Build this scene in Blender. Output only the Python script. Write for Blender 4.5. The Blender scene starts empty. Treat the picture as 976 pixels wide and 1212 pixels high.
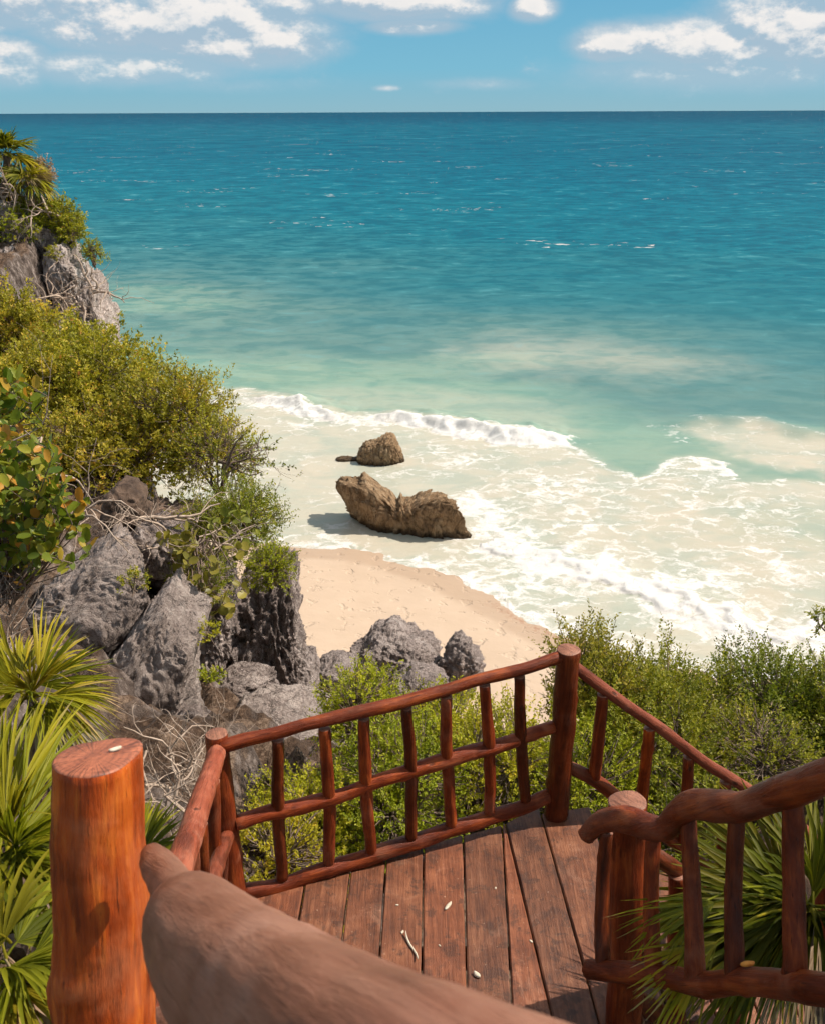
import bpy, math, random
import numpy as np
from mathutils import Vector, Matrix, Quaternion

random.seed(7)
RNG = np.random.default_rng(11)
S = bpy.context.scene
COL = S.collection
R = math.radians

# ------------------------------------------------------------------ camera
F = 1100.0                       # focal length in pixels of the 976 px wide photograph
PITCH = math.atan(474 / F)
EYE = Vector((0, 0, 12.0))
CM = (Matrix.Rotation(math.pi / 2 - PITCH, 3, 'X') @ Matrix.Rotation(R(-0.235), 3, 'Z'))
cam_data = bpy.data.cameras.new('camera')
cam = bpy.data.objects.new('camera', cam_data)
COL.objects.link(cam)
cam.location = EYE
cam.rotation_euler = CM.to_euler()
cam_data.sensor_fit = 'HORIZONTAL'
cam_data.sensor_width = 36
cam_data.lens = F / 976 * 36
cam_data.clip_start = 0.03
cam_data.clip_end = 80000
cam_data.dof.use_dof = True
cam_data.dof.focus_distance = 9.0
cam_data.dof.aperture_fstop = 13.0
cam_data.dof.focus_distance = 6.0
S.camera = cam

# ------------------------------------------------------------------ light and exposure
SUN_AZ, SUN_EL = R(13), R(50)    # azimuth from +X towards +Y
SUN_DIR = Vector((math.cos(SUN_AZ) * math.cos(SUN_EL), math.sin(SUN_AZ) * math.cos(SUN_EL), math.sin(SUN_EL)))
sl = bpy.data.lights.new('sun', 'SUN')
sl.energy = 4.3
sl.angle = R(0.5)
sl.color = (1.0, 0.91, 0.79)
so = bpy.data.objects.new('sun', sl)
COL.objects.link(so)
so.rotation_euler = SUN_DIR.to_track_quat('Z', 'Y').to_euler()
so.location = (20, -5, 40)
S.view_settings.view_transform = 'Standard'
S.view_settings.look = 'None'
S.view_settings.gamma = 1.0
S.view_settings.exposure = 0.42
S.render.engine = 'CYCLES'
S.cycles.use_denoising = True
S.cycles.max_bounces = 6
S.cycles.diffuse_bounces = 3
S.cycles.glossy_bounces = 2
S.cycles.transmission_bounces = 3
S.cycles.transparent_max_bounces = 4
S.cycles.use_adaptive_sampling = True
S.cycles.adaptive_threshold = 0.03
S.cycles.adaptive_min_samples = 12


# ------------------------------------------------------------------ node helper
class G:
    def __init__(self, tree):
        self.t = tree
        tree.nodes.clear()

    def n(self, typ, ins=None, **props):
        nd = self.t.nodes.new(typ)
        for k, v in props.items():
            setattr(nd, k, v)
        for k, v in (ins or {}).items():
            self.set(nd.inputs[k], v)
        return nd

    def set(self, sock, v):
        if isinstance(v, bpy.types.NodeSocket):
            self.t.links.new(v, sock)
        elif isinstance(v, bpy.types.Node):
            self.t.links.new(v.outputs[0], sock)
        else:
            if sock.type == 'RGBA' and len(v) == 3:
                v = (*v, 1)
            sock.default_value = v

    def m(self, op, a, b=None, c=None, clamp=False):
        nd = self.t.nodes.new('ShaderNodeMath')
        nd.operation = op
        nd.use_clamp = clamp
        self.set(nd.inputs[0], a)
        if b is not None: self.set(nd.inputs[1], b)
        if c is not None: self.set(nd.inputs[2], c)
        return nd.outputs[0]

    def noise(self, vec, scale, detail=4, rough=0.55, dist=0.0, out='Fac'):
        nd = self.n('ShaderNodeTexNoise', {'Scale': scale, 'Detail': detail, 'Roughness': rough, 'Distortion': dist})
        if vec is not None: self.set(nd.inputs['Vector'], vec)
        return nd.outputs[out]

    def ramp(self, fac, stops, interp='LINEAR'):
        nd = self.t.nodes.new('ShaderNodeValToRGB')
        cr = nd.color_ramp
        cr.interpolation = interp
        while len(cr.elements) < len(stops): cr.elements.new(0.5)
        for e, (p, c) in zip(cr.elements, stops):
            e.position = p
            e.color = (*c, 1) if hasattr(c, '__len__') else (c, c, c, 1)
        self.set(nd.inputs[0], fac)
        return nd.outputs[0]

    def mix(self, fac, a, b, blend='MIX'):
        nd = self.t.nodes.new('ShaderNodeMix')
        nd.data_type = 'RGBA'
        nd.blend_type = blend
        self.set(nd.inputs[0], fac)
        self.set(nd.inputs[6], a)
        self.set(nd.inputs[7], b)
        return nd.outputs[2]

    def rng(self, v, a, b, c=0.0, d=1.0, smooth=False):
        nd = self.t.nodes.new('ShaderNodeMapRange')
        if smooth: nd.interpolation_type = 'SMOOTHSTEP'
        self.set(nd.inputs[0], v)
        for i, x in enumerate((a, b, c, d)): self.set(nd.inputs[i + 1], x)
        return nd.outputs[0]

    def mapping(self, vec, scale=(1, 1, 1), loc=(0, 0, 0)):
        nd = self.n('ShaderNodeMapping', {'Vector': vec, 'Scale': scale, 'Location': loc})
        return nd.outputs[0]

    def attr(self, name, out='Fac'):
        return self.n('ShaderNodeAttribute', attribute_name=name).outputs[out]


def srgb(r, g, b):
    f = lambda c: (c / 255 / 12.92) if c / 255 <= 0.04045 else ((c / 255 + 0.055) / 1.055) ** 2.4
    return (f(r), f(g), f(b))


def new_mat(name):
    m = bpy.data.materials.new(name)
    m.use_nodes = True
    return m, G(m.node_tree)


# ------------------------------------------------------------------ sky with clouds
w = bpy.data.worlds.new('World')
S.world = w
w.use_nodes = True
g = G(w.node_tree)
sky = g.n('ShaderNodeTexSky', sky_type='NISHITA')
sky.sun_disc = False
sky.sun_elevation = SUN_EL
sky.sun_rotation = math.pi / 2 - SUN_AZ
sky.altitude = 0
sky.air_density = 0.8
sky.dust_density = 2.0
sky.ozone_density = 0.8
tc = g.n('ShaderNodeTexCoord').outputs['Generated']
sep = g.n('ShaderNodeSeparateXYZ', {0: tc})
X_, Y_, Z_ = sep.outputs
az = g.m('ARCTAN2', X_, Y_)
el = g.m('ARCSINE', Z_)
BL = []   # cloud banks: centre (azimuth, elevation), radii, weight
def blob(px, py, rx, ry, wt=1.0):
    BL.append(((px - 488) / 1224, (132 - py) * 0.000735, rx / 1224, ry * 0.000735, wt))
blob(60, 5, 130, 42, 1.1); blob(215, 26, 190, 50, 1.25); blob(300, 52, 110, 34, 1.1); blob(20, 72, 90, 36, 0.95)
blob(150, 78, 190, 28, 0.85); blob(350, 5, 50, 22, 1.0); blob(470, 2, 130, 28, 1.15); blob(490, 30, 70, 12, 0.95)
blob(630, 10, 32, 18, 1.15)
blob(730, 52, 60, 26, 1.2); blob(820, 55, 120, 36, 1.1); blob(930, 42, 120, 58, 1.2); blob(960, 5, 100, 30, 1.0)
blob(850, 86, 210, 30, 0.80); blob(570, 98, 90, 12, 0.5); blob(250, 98, 200, 16, 0.45); blob(458, 103, 18, 5, 0.75)
blob(-200, 40, 200, 50, 0.9); blob(1250, 40, 220, 50, 0.9)
def cloud_density(dx, dy):
    a2 = g.m('ADD', az, dx); e2 = g.m('ADD', el, dy)
    tot = None
    for (ca, ce, ra, re, wt) in BL:
        u = g.m('DIVIDE', g.m('SUBTRACT', a2, ca), ra); v = g.m('DIVIDE', g.m('SUBTRACT', e2, ce), re)
        r2 = g.m('ADD', g.m('MULTIPLY', u, u), g.m('MULTIPLY', v, v))
        ga = g.m('MULTIPLY', g.m('EXPONENT', g.m('MULTIPLY', r2, -1.1)), wt)
        tot = ga if tot is None else g.m('MAXIMUM', tot, ga)
    hi = g.rng(e2, 0.10, 0.3, 0.0, 0.60)
    tot = g.m('MAXIMUM', tot, hi)
    cv = g.n('ShaderNodeCombineXYZ', {0: g.m('MULTIPLY', a2, 16.0), 1: g.m('MULTIPLY', e2, 27.0), 2: 1.7}).outputs[0]
    nz = g.noise(cv, 1.9, 7, 0.60)
    return g.m('ADD', tot, g.m('MULTIPLY', g.m('SUBTRACT', nz, 0.5), 1.45)), tot
d0, veil = cloud_density(0.0, 0.0)
d1, _v = cloud_density(0.006, 0.010)
alpha = g.m('MAXIMUM', g.rng(d0, 0.30, 0.92, 0, 1, True), g.m('MULTIPLY', g.rng(g.m('ADD', veil, g.m('MULTIPLY', d0, 0.35)), 0.22, 0.95, 0, 1, True), 0.85))
lit = g.m('MULTIPLY', g.rng(g.m('SUBTRACT', d0, d1), -0.18, 0.30, 0, 1, True), g.rng(d0, 0.45, 1.05, 0.1, 1.0, True))
thick = g.rng(d0, 0.6, 1.35, 0, 1)
lit2 = g.m('MULTIPLY', g.m('ADD', g.m('MULTIPLY', lit, 0.85), 0.15), g.m('SUBTRACT', 1.15, g.m('MULTIPLY', thick, 0.25)), clamp=True)
ccol = g.mix(lit2, srgb(148, 178, 200), srgb(248, 242, 237))
ccol = g.mix(g.rng(el, 0.008, 0.055, 0.42, 0.0), ccol, srgb(148, 196, 214))
skyc = g.mix(1.0, sky.outputs[0], (0.120, 0.100, 0.078), 'MULTIPLY')
# low band of humid air close to the horizon
lowc = g.ramp(g.rng(el, 0.0, 0.11, 0, 1), [(0.0, srgb(146, 192, 208)), (0.35, srgb(118, 188, 216)), (1.0, srgb(96, 172, 210))])
skyc = g.mix(g.rng(el, 0.10, 0.45, 0.9, 0.0, True), skyc, lowc)
fin = g.mix(g.m('MULTIPLY', alpha, 0.93), skyc, ccol)
bg = g.n('ShaderNodeBackground', {0: fin, 1: 1.0})
# the sky is multiplied to a strength of about 0.09; cloud and band colours are given at display level
g.set(bg.inputs[1], 0.76)
g.n('ShaderNodeOutputWorld', {0: bg})


# ------------------------------------------------------------------ pixel helpers, noise
def ray(px, py):
    return CM @ Vector(((px - 488) / F, -(py - 606) / F, -1.0))
def P(px, py, d): return EYE + ray(px, py) * d
def PZ(px, py, z):
    r = ray(px, py); return EYE + r * ((z - EYE.z) / r.z)
def PY(px, py, y):
    r = ray(px, py); return EYE + r * (y / r.y)
def PL(px, py, a, b):
    """where the ray meets the upright plane through the ground points a, b"""
    r = ray(px, py); nx, ny = b[1] - a[1], a[0] - b[0]
    return EYE + r * ((nx * a[0] + ny * a[1]) / (nx * r.x + ny * r.y))

_perm = np.random.default_rng(5).permutation(256)
_perm = np.concatenate([_perm, _perm, _perm])
_gr = np.random.default_rng(6).normal(size=(256, 3)); _gr /= np.linalg.norm(_gr, axis=1)[:, None]
def pnoise(p):
    p = np.asarray(p, float)
    i = np.floor(p).astype(int); f = p - i; i &= 255
    u = f * f * f * (f * (f * 6 - 15) + 10)
    res = 0
    for dx in (0, 1):
        for dy in (0, 1):
            for dz in (0, 1):
                h = _perm[_perm[_perm[(i[:, 0] + dx) & 255] + ((i[:, 1] + dy) & 255)] + ((i[:, 2] + dz) & 255)]
                gd = _gr[h]
                d = gd[:, 0] * (f[:, 0] - dx) + gd[:, 1] * (f[:, 1] - dy) + gd[:, 2] * (f[:, 2] - dz)
                wx = u[:, 0] if dx else 1 - u[:, 0]; wy = u[:, 1] if dy else 1 - u[:, 1]; wz = u[:, 2] if dz else 1 - u[:, 2]
                res = res + d * wx * wy * wz
    return res * 1.6
def fbm(p, o=5, ridged=False, gain=0.5):
    a, s, t = 1.0, 1.0, 0
    p = np.asarray(p, float)
    for k in range(o):
        n = pnoise(p * s + k * 17.3)
        if ridged: n = 1 - 2 * np.abs(n)
        t = t + n * a; a *= gain; s *= 2.03
    return t
def sstep(a, b, x):
    t = np.clip((x - a) / (b - a), 0, 1); return t * t * (3 - 2 * t)


# ------------------------------------------------------------------ mesh and object helpers
def mesh_np(name, V, faces, mats=(), smooth=True, attrs=None, mat_idx=None):
    V = np.ascontiguousarray(V, dtype=np.float32)
    me = bpy.data.meshes.new(name)
    fl = [np.ascontiguousarray(f, dtype=np.int32) for f in (faces if isinstance(faces, list) else [faces]) if len(f)]
    nl = sum(f.size for f in fl); nf = sum(len(f) for f in fl)
    me.vertices.add(len(V)); me.loops.add(nl); me.polygons.add(nf)
    me.vertices.foreach_set('co', V.ravel())
    me.loops.foreach_set('vertex_index', np.concatenate([f.ravel() for f in fl]))
    st, tot, o = [], [], 0
    for f in fl:
        k = f.shape[1]; st.append(o + np.arange(len(f)) * k); tot.append(np.full(len(f), k)); o += f.size
    me.polygons.foreach_set('loop_start', np.concatenate(st).astype(np.int32))
    me.polygons.foreach_set('loop_total', np.concatenate(tot).astype(np.int32))
    me.polygons.foreach_set('use_smooth', np.full(nf, smooth, dtype=bool))
    for m in mats: me.materials.append(m)
    if mat_idx is not None: me.polygons.foreach_set('material_index', np.asarray(mat_idx, dtype=np.int32))
    for k, v in (attrs or {}).items():
        v = np.asarray(v, dtype=np.float32)
        if v.ndim == 1:
            a = me.attributes.new(k, 'FLOAT', 'POINT'); a.data.foreach_set('value', v)
        else:
            a = me.attributes.new(k, 'FLOAT_COLOR', 'POINT')
            a.data.foreach_set('color', np.concatenate([v, np.ones((len(v), 1), np.float32)], 1).ravel())
    me.update(calc_edges=True)
    me.validate()
    return me

def link(name, me, parent=None, loc=None, quat=None):
    o = bpy.data.objects.new(name, me)
    COL.objects.link(o)
    if quat is not None:
        o.rotation_mode = 'QUATERNION'; o.rotation_quaternion = quat
    if loc is not None: o.location = loc
    if parent is not None:
        o.parent = parent
        if loc is not None: o.location = Vector(loc) - Vector(parent.location)
    return o
def tag(o, label=None, cat=None, group=None, kind=None):
    if label: o['label'] = label
    if cat: o['category'] = cat
    if group: o['group'] = group
    if kind: o['kind'] = kind
    return o
def thing(name, label, cat, loc, group=None):
    o = bpy.data.objects.new(name, None)
    COL.objects.link(o); o.location = loc; o.empty_display_size = 0.2
    return tag(o, label, cat, group)
def sub(name, V, faces, mat, parent, **kw):
    """a mesh part given in world coordinates, stored relative to its thing"""
    V = np.asarray(V, float)
    pos = np.array(parent.location) if parent is not None else V.mean(0)
    me = mesh_np(name, V - pos, faces, mat if isinstance(mat, (list, tuple)) else [mat], **kw)
    o = bpy.data.objects.new(name, me); COL.objects.link(o)
    if parent is not None: o.parent = parent
    else: o.location = pos
    return o


def tubes(lines, sides=5):
    """lines: list of (points Nx3, radii N) -> one vertex/face pair"""
    VV, FF, off = [], [], 0
    for pts, rad in lines:
        pts = np.asarray(pts, float); rad = np.asarray(rad, float); n = len(pts)
        t = np.gradient(pts, axis=0); t /= np.linalg.norm(t, axis=1)[:, None] + 1e-9
        ref = np.array([0.31, 0.52, 0.79]);
        if abs(np.dot(t[0], ref)) > .9: ref = np.array([1., 0, 0])
        u = np.cross(t, ref); u /= np.linalg.norm(u, axis=1)[:, None] + 1e-9
        v = np.cross(t, u)
        a = np.arange(sides) * 2 * np.pi / sides
        ring = pts[:, None] + rad[:, None, None] * (np.cos(a)[None, :, None] * u[:, None] + np.sin(a)[None, :, None] * v[:, None])
        VV.append(ring.reshape(-1, 3))
        i, j = np.meshgrid(np.arange(n - 1), np.arange(sides), indexing='ij')
        q = np.stack([i * sides + j, i * sides + (j + 1) % sides, (i + 1) * sides + (j + 1) % sides, (i + 1) * sides + j], -1).reshape(-1, 4)
        FF.append(q + off); off += n * sides
    return np.concatenate(VV), np.concatenate(FF)


# ------------------------------------------------------------------ materials
def bump(gg, h, strength=0.4, dist=0.02, normal=None):
    nd = gg.n('ShaderNodeBump', {'Height': h, 'Strength': strength, 'Distance': dist})
    if normal is not None: gg.set(nd.inputs['Normal'], normal)
    return nd.outputs[0]
def pbsdf(gg, base, rough=0.6, normal=None, spec=0.5, **ex):
    nd = gg.n('ShaderNodeBsdfPrincipled', {'Base Color': base, 'Roughness': rough, 'Specular IOR Level': spec})
    if normal is not None: gg.set(nd.inputs['Normal'], normal)
    for k, v in ex.items(): gg.set(nd.inputs[k.replace('_', ' ')], v)
    gg.n('ShaderNodeOutputMaterial', {0: nd})
    return nd

def wood_mat(name, c_dark, c_mid, c_light, blots=0.55, bs=0.8, rough=0.44, worn=(0.33, 0.19, 0.14), worn_amt=0.3, grain=(9, 9, 0.9)):
    m, q = new_mat(name)
    oc = q.n('ShaderNodeTexCoord').outputs['Object']
    rnd = q.n('ShaderNodeObjectInfo').outputs['Random']
    off = q.n('ShaderNodeVectorMath', {0: oc, 1: q.n('ShaderNodeCombineXYZ', {0: q.m('MULTIPLY', rnd, 7.0), 1: q.m('MULTIPLY', rnd, 3.1), 2: q.m('MULTIPLY', rnd, 11.0)})}, operation='ADD').outputs[0]
    st = q.mapping(off, grain)
    n1 = q.noise(st, 4.0, 8, 0.62, 0.6)
    n2 = q.noise(off, 7.0, 4, 0.55)
    n3 = q.noise(q.mapping(off, (grain[0] * 3, grain[1] * 3, grain[2] * 2)), 6.0, 5, 0.7)
    f = q.m('ADD', q.m('MULTIPLY', n1, 0.6), q.m('MULTIPLY', n2, 0.4))
    base = q.ramp(f, [(0.33, c_dark), (0.5, c_mid), (0.68, c_light)])
    blot = q.rng(q.noise(q.mapping(off, (1.6, 1.6, 0.6)), 6.0, 6, 0.65, 0.5), 0.56, 0.66, 0, blots, True)
    base = q.mix(blot, base, tuple(x * 0.45 for x in c_dark))
    streak = q.rng(n3, 0.57, 0.70, 0, 0.8 if bs > 0.55 else 0.5, True)
    base = q.mix(streak, base, tuple(x * 0.35 for x in c_dark))
    # dark knots
    vo = q.n('ShaderNodeTexVoronoi', {'Vector': q.mapping(off, (1, 1, 0.55)), 'Scale': 7.5}).outputs['Distance']
    kn = q.rng(vo, 0.045, 0.10, 0.75 if bs > 0.5 else 0.0, 0, True)
    base = q.mix(kn, base, (0.035, 0.014, 0.008))
    wn = q.rng(q.noise(off, 3.2, 6, 0.65, 0.4), 0.52, 0.68, 0, worn_amt, True)
    base = q.mix(wn, base, worn)
    base = q.mix(1.0, base, q.ramp(rnd, [(0, (0.82, 0.82, 0.82)), (1, (1.18, 1.1, 1.05))]), 'MULTIPLY')
    h = q.m('ADD', q.m('MULTIPLY', n1, 0.6), q.m('MULTIPLY', n3, 0.5))
    h = q.m('SUBTRACT', h, q.m('MULTIPLY', kn, 0.5))
    rr = q.m('ADD', rough, q.m('MULTIPLY', wn, 0.5))
    h = q.m('ADD', h, q.m('MULTIPLY', q.noise(q.mapping(off, (1, 1, 0.35)), 16.0, 5, 0.6), 0.8))
    pbsdf(q, base, rr, bump(q, h, bs, 0.009), 0.22)
    return m

M = {}
M['log'] = wood_mat('varnished_log', (0.060, 0.010, 0.003), (0.185, 0.032, 0.008), (0.42, 0.095, 0.020), worn=(0.44, 0.18, 0.10), worn_amt=0.32, grain=(9, 9, 0.9))
M['log_orange'] = wood_mat('orange_log', (0.10, 0.013, 0.003), (0.36, 0.062, 0.008), (0.70, 0.20, 0.028), worn=(0.55, 0.2, 0.09), worn_amt=0.35, grain=(8, 8, 0.8), rough=0.42)
M['log_pink'] = wood_mat('faded_red_log', (0.13, 0.028, 0.012), (0.27, 0.065, 0.030), (0.40, 0.125, 0.068), worn=(0.44, 0.22, 0.15), worn_amt=0.4, rough=0.5)
M['log_dark'] = wood_mat('dark_log', (0.040, 0.008, 0.003), (0.115, 0.022, 0.006), (0.25, 0.055, 0.014), worn_amt=0.15, rough=0.33)
M['log_grey'] = wood_mat('hand_worn_log', (0.17, 0.060, 0.032), (0.29, 0.118, 0.070), (0.40, 0.190, 0.125), worn=(0.47, 0.26, 0.185), worn_amt=0.4, grain=(9, 9, 0.8), rough=0.42, blots=0.12, bs=0.5)

def cap_mat(name, c1, c2):
    m, q = new_mat(name)
    oc = q.n('ShaderNodeTexCoord').outputs['Object']
    wv = q.n('ShaderNodeTexWave', {'Vector': oc, 'Scale': 26.0, 'Distortion': 3.5, 'Detail': 3.0, 'Detail Scale': 1.2}, wave_type='RINGS', rings_direction='Z').outputs['Fac']
    n = q.noise(q.mapping(oc, (60, 9, 9)), 1.0, 6, 0.65)
    f = q.m('ADD', q.m('MULTIPLY', wv, 0.07), q.m('MULTIPLY', n, 0.93))
    base = q.ramp(f, [(0.3, c1), (0.62, c2)])
    # saw marks and radial cracks
    sp = q.n('ShaderNodeSeparateXYZ', {0: oc})
    an = q.m('ARCTAN2', sp.outputs[0], sp.outputs[1])
    cr = q.noise(q.n('ShaderNodeCombineXYZ', {0: q.m('MULTIPLY', an, 3.0), 1: 0.0, 2: 0.0}), 2.2, 3, 0.6)
    ck = q.rng(q.m('ABSOLUTE', q.m('SUBTRACT', cr, 0.5)), 0.0, 0.018, 0.85, 0, True)
    base = q.mix(ck, base, (0.03, 0.012, 0.007))
    pbsdf(q, base, 0.55, bump(q, f, 0.5, 0.004))
    return m
M['cap'] = cap_mat('cut_log_end', (0.14, 0.045, 0.022), (0.40, 0.17, 0.10))
M['cap_orange'] = cap_mat('orange_cut_end', (0.13, 0.035, 0.018), (0.46, 0.145, 0.07))

def plank_mat():
    m, q = new_mat('worn_deck_board')
    oc = q.n('ShaderNodeTexCoord').outputs['Object']
    rnd = q.n('ShaderNodeObjectInfo').outputs['Random']
    off = q.n('ShaderNodeVectorMath', {0: oc, 1: q.n('ShaderNodeCombineXYZ', {0: q.m('MULTIPLY', rnd, 7.0), 1: q.m('MULTIPLY', rnd, 31.0), 2: 0.0})}, operation='ADD').outputs[0]
    n1 = q.noise(q.mapping(off, (14, 1.1, 6)), 3.0, 8, 0.65, 0.8)
    n2 = q.noise(off, 5.5, 6, 0.65)
    n3 = q.noise(q.mapping(off, (50, 3.0, 10)), 2.0, 5, 0.7)
    base = q.ramp(q.m('ADD', q.m('MULTIPLY', n1, 0.5), q.m('MULTIPLY', n2, 0.5)),
                  [(0.33, (0.062, 0.018, 0.007)), (0.5, (0.170, 0.055, 0.022)), (0.68, (0.33, 0.130, 0.060))])
    sc = q.rng(q.noise(off, 9.0, 8, 0.78, 0.4), 0.50, 0.60, 0, 0.75, True)
    base = q.mix(sc, base, (0.062, 0.024, 0.013))
    dust = q.rng(q.noise(off, 4.0, 8, 0.7, 1.0), 0.55, 0.75, 0, 0.5, True)
    base = q.mix(dust, base, (0.40, 0.21, 0.135))
    tiny = q.rng(q.noise(off, 70.0, 2, 0.5), 0.70, 0.76, 0, 0.6, True)
    base = q.mix(tiny, base, (0.45, 0.33, 0.24))
    base = q.mix(q.rng(n3, 0.6, 0.75, 0, 0.7), base, (0.03, 0.012, 0.008))
    base = q.mix(1.0, base, q.ramp(rnd, [(0, (0.78, 0.80, 0.82)), (0.6, (1.0, 0.98, 0.95)), (1, (1.3, 1.12, 1.0))]), 'MULTIPLY')
    pbsdf(q, base, q.m('ADD', 0.42, q.m('MULTIPLY', n2, 0.3)), bump(q, q.m('ADD', n1, n3), 0.6, 0.005))
    return m
M['plank'] = plank_mat()

def rock_mat(name, dark, mid, light, vscale=1.0, zsquash=1.0, bstr=1.0, pit=0.5, wet=None):
    m, q = new_mat(name)
    ge = q.n('ShaderNodeNewGeometry').outputs['Position']
    ps = q.mapping(ge, (1, 1, zsquash))
    n1 = q.noise(ps, 1.1 * vscale, 8, 0.62, 0.5)
    n2 = q.noise(ps, 5.5 * vscale, 9, 0.68, 0.2)
    n3 = q.noise(ps, 22 * vscale, 8, 0.78)
    f = q.m('ADD', q.m('MULTIPLY', n1, 0.35), q.m('ADD', q.m('MULTIPLY', n2, 0.42), q.m('MULTIPLY', n3, 0.23)))
    base = q.ramp(f, [(0.36, dark), (0.5, mid), (0.64, light)])
    vo = q.n('ShaderNodeTexVoronoi', {'Vector': q.mapping(ge, (1, 1, 0.7)), 'Scale': 10 * vscale, 'Detail': 2.0}, feature='F1').outputs['Distance']
    pits = q.m('MULTIPLY', q.rng(vo, 0.0, 0.42, 1, 0, True), q.rng(n1, 0.45, 0.6, 0.15, 1.0, True))
    base = q.mix(q.m('MULTIPLY', pits, pit), base, tuple(x * 0.6 for x in dark))
    ck = q.noise(ps, 1.9 * vscale, 5, 0.6, 1.6)
    crack = q.rng(q.m('ABSOLUTE', q.m('SUBTRACT', ck, 0.5)), 0.0, 0.012, 1, 0, True)
    base = q.mix(q.m('MULTIPLY', crack, 0.6), base, tuple(x * 0.4 for x in dark))
    rough = 0.9
    vf = q.n('ShaderNodeTexVoronoi', {'Vector': q.mapping(ge, (1, 1, 0.8)), 'Scale': 26 * vscale, 'Detail': 1.0}, feature='F1').outputs['Distance']
    rid = q.m('ABSOLUTE', q.m('SUBTRACT', q.noise(ps, 8.0 * vscale, 7, 0.72, 0.3), 0.5))
    fine = q.m('MULTIPLY', q.rng(vf, 0.0, 0.35, 1, 0, True), q.rng(n2, 0.42, 0.58, 0, 1, True))
    base = q.mix(q.m('MULTIPLY', fine, 0.55), base, tuple(x * 0.5 for x in dark))
    base = q.mix(q.rng(rid, 0.0, 0.02, 0.4, 0), base, light)
    if wet is not None:   # tide line of darker weed near the water
        z = q.n('ShaderNodeSeparateXYZ', {0: ge}).outputs[2]
        wz = q.rng(q.m('ADD', z, q.m('MULTIPLY', q.m('SUBTRACT', n2, 0.5), 0.25)), wet - 0.12, wet + 0.12, 0.85, 0, True)
        base = q.mix(wz, base, (0.045, 0.03, 0.018))
    h = q.m('SUBTRACT', q.m('ADD', n2, q.m('MULTIPLY', n3, 0.6)), q.m('ADD', q.m('ADD', q.m('MULTIPLY', rid, 1.3), q.m('MULTIPLY', fine, 0.35)), q.m('ADD', q.m('MULTIPLY', pits, 0.5), q.m('MULTIPLY', crack, 0.6))))
    pbsdf(q, base, rough, bump(q, h, 0.9, 0.10 * bstr), 0.25)
    return m
M['limestone'] = rock_mat('grey_limestone', (0.11, 0.082, 0.070), (0.37, 0.295, 0.262), (0.70, 0.59, 0.53))
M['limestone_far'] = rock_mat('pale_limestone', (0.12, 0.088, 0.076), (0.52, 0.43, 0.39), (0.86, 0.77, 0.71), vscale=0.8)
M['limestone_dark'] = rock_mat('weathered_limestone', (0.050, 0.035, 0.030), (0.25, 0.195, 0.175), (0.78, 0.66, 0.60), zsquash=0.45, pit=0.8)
M['boulder'] = rock_mat('beach_boulder_stone', (0.11, 0.083, 0.075), (0.34, 0.275, 0.25), (0.60, 0.51, 0.47), pit=0.5)
M['brown_rock'] = rock_mat('sea_washed_rock', (0.14, 0.080, 0.042), (0.33, 0.21, 0.115), (0.56, 0.41, 0.26), vscale=0.9, zsquash=0.5, pit=0.35, wet=0.16)

def leaf_mat(name, stops, trans=0.30, rough=0.5, spec=0.25):
    m, q = new_mat(name)
    t = q.attr('tint')
    base = q.ramp(t, stops)
    rnd = q.n('ShaderNodeObjectInfo').outputs['Random']
    base = q.mix(1.0, base, q.ramp(rnd, [(0.0, (0.62, 0.78, 0.7)), (0.35, (0.86, 0.98, 0.8)), (0.7, (1.0, 0.97, 1.0)), (1.0, (1.02, 0.94, 1.0))]), 'MULTIPLY')
    pr = q.n('ShaderNodeBsdfPrincipled', {'Base Color': base, 'Roughness': rough, 'Specular IOR Level': spec})
    tr = q.n('ShaderNodeBsdfTranslucent', {'Color': q.mix(1.0, base, (1.5, 1.5, 0.8), 'MULTIPLY')})
    mx = q.n('ShaderNodeMixShader', {0: trans, 1: pr, 2: tr})
    q.n('ShaderNodeOutputMaterial', {0: mx})
    return m
M['leaf_olive'] = leaf_mat('olive_leaf', [(0.0, (0.075, 0.065, 0.006)), (0.40, (0.175, 0.165, 0.013)), (0.75, (0.38, 0.345, 0.028)), (0.92, (0.60, 0.45, 0.06)), (0.97, (0.55, 0.26, 0.06)), (1.0, (0.36, 0.15, 0.05))])
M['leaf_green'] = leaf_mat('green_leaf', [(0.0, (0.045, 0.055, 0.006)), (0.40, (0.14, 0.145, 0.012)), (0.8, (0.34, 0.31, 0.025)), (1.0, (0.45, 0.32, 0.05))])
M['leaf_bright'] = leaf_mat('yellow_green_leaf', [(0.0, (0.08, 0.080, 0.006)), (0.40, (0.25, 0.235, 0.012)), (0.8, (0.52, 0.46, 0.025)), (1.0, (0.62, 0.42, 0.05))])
M['leaf_grape'] = leaf_mat('round_grape_leaf', [(0.0, (0.07, 0.11, 0.015)), (0.45, (0.17, 0.19, 0.02)), (0.7, (0.36, 0.31, 0.04)), (0.82, (0.55, 0.26, 0.05)), (1.0, (0.48, 0.13, 0.04))], rough=0.35)
M['leaf_round'] = leaf_mat('pale_round_leaf', [(0.0, (0.13, 0.13, 0.02)), (0.6, (0.30, 0.27, 0.045)), (1.0, (0.5, 0.38, 0.10))], rough=0.4)
M['leaf_palm'] = leaf_mat('palm_blade', [(0.0, (0.030, 0.038, 0.005)), (0.45, (0.165, 0.150, 0.010)), (0.8, (0.42, 0.34, 0.022)), (0.9, (0.48, 0.36, 0.14)), (1.0, (0.52, 0.36, 0.22))], trans=0.35, rough=0.5, spec=0.12)
M['leaf_dry'] = leaf_mat('dry_palm_blade', [(0.0, (0.17, 0.10, 0.05)), (1.0, (0.42, 0.30, 0.19))], trans=0.2)

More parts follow.
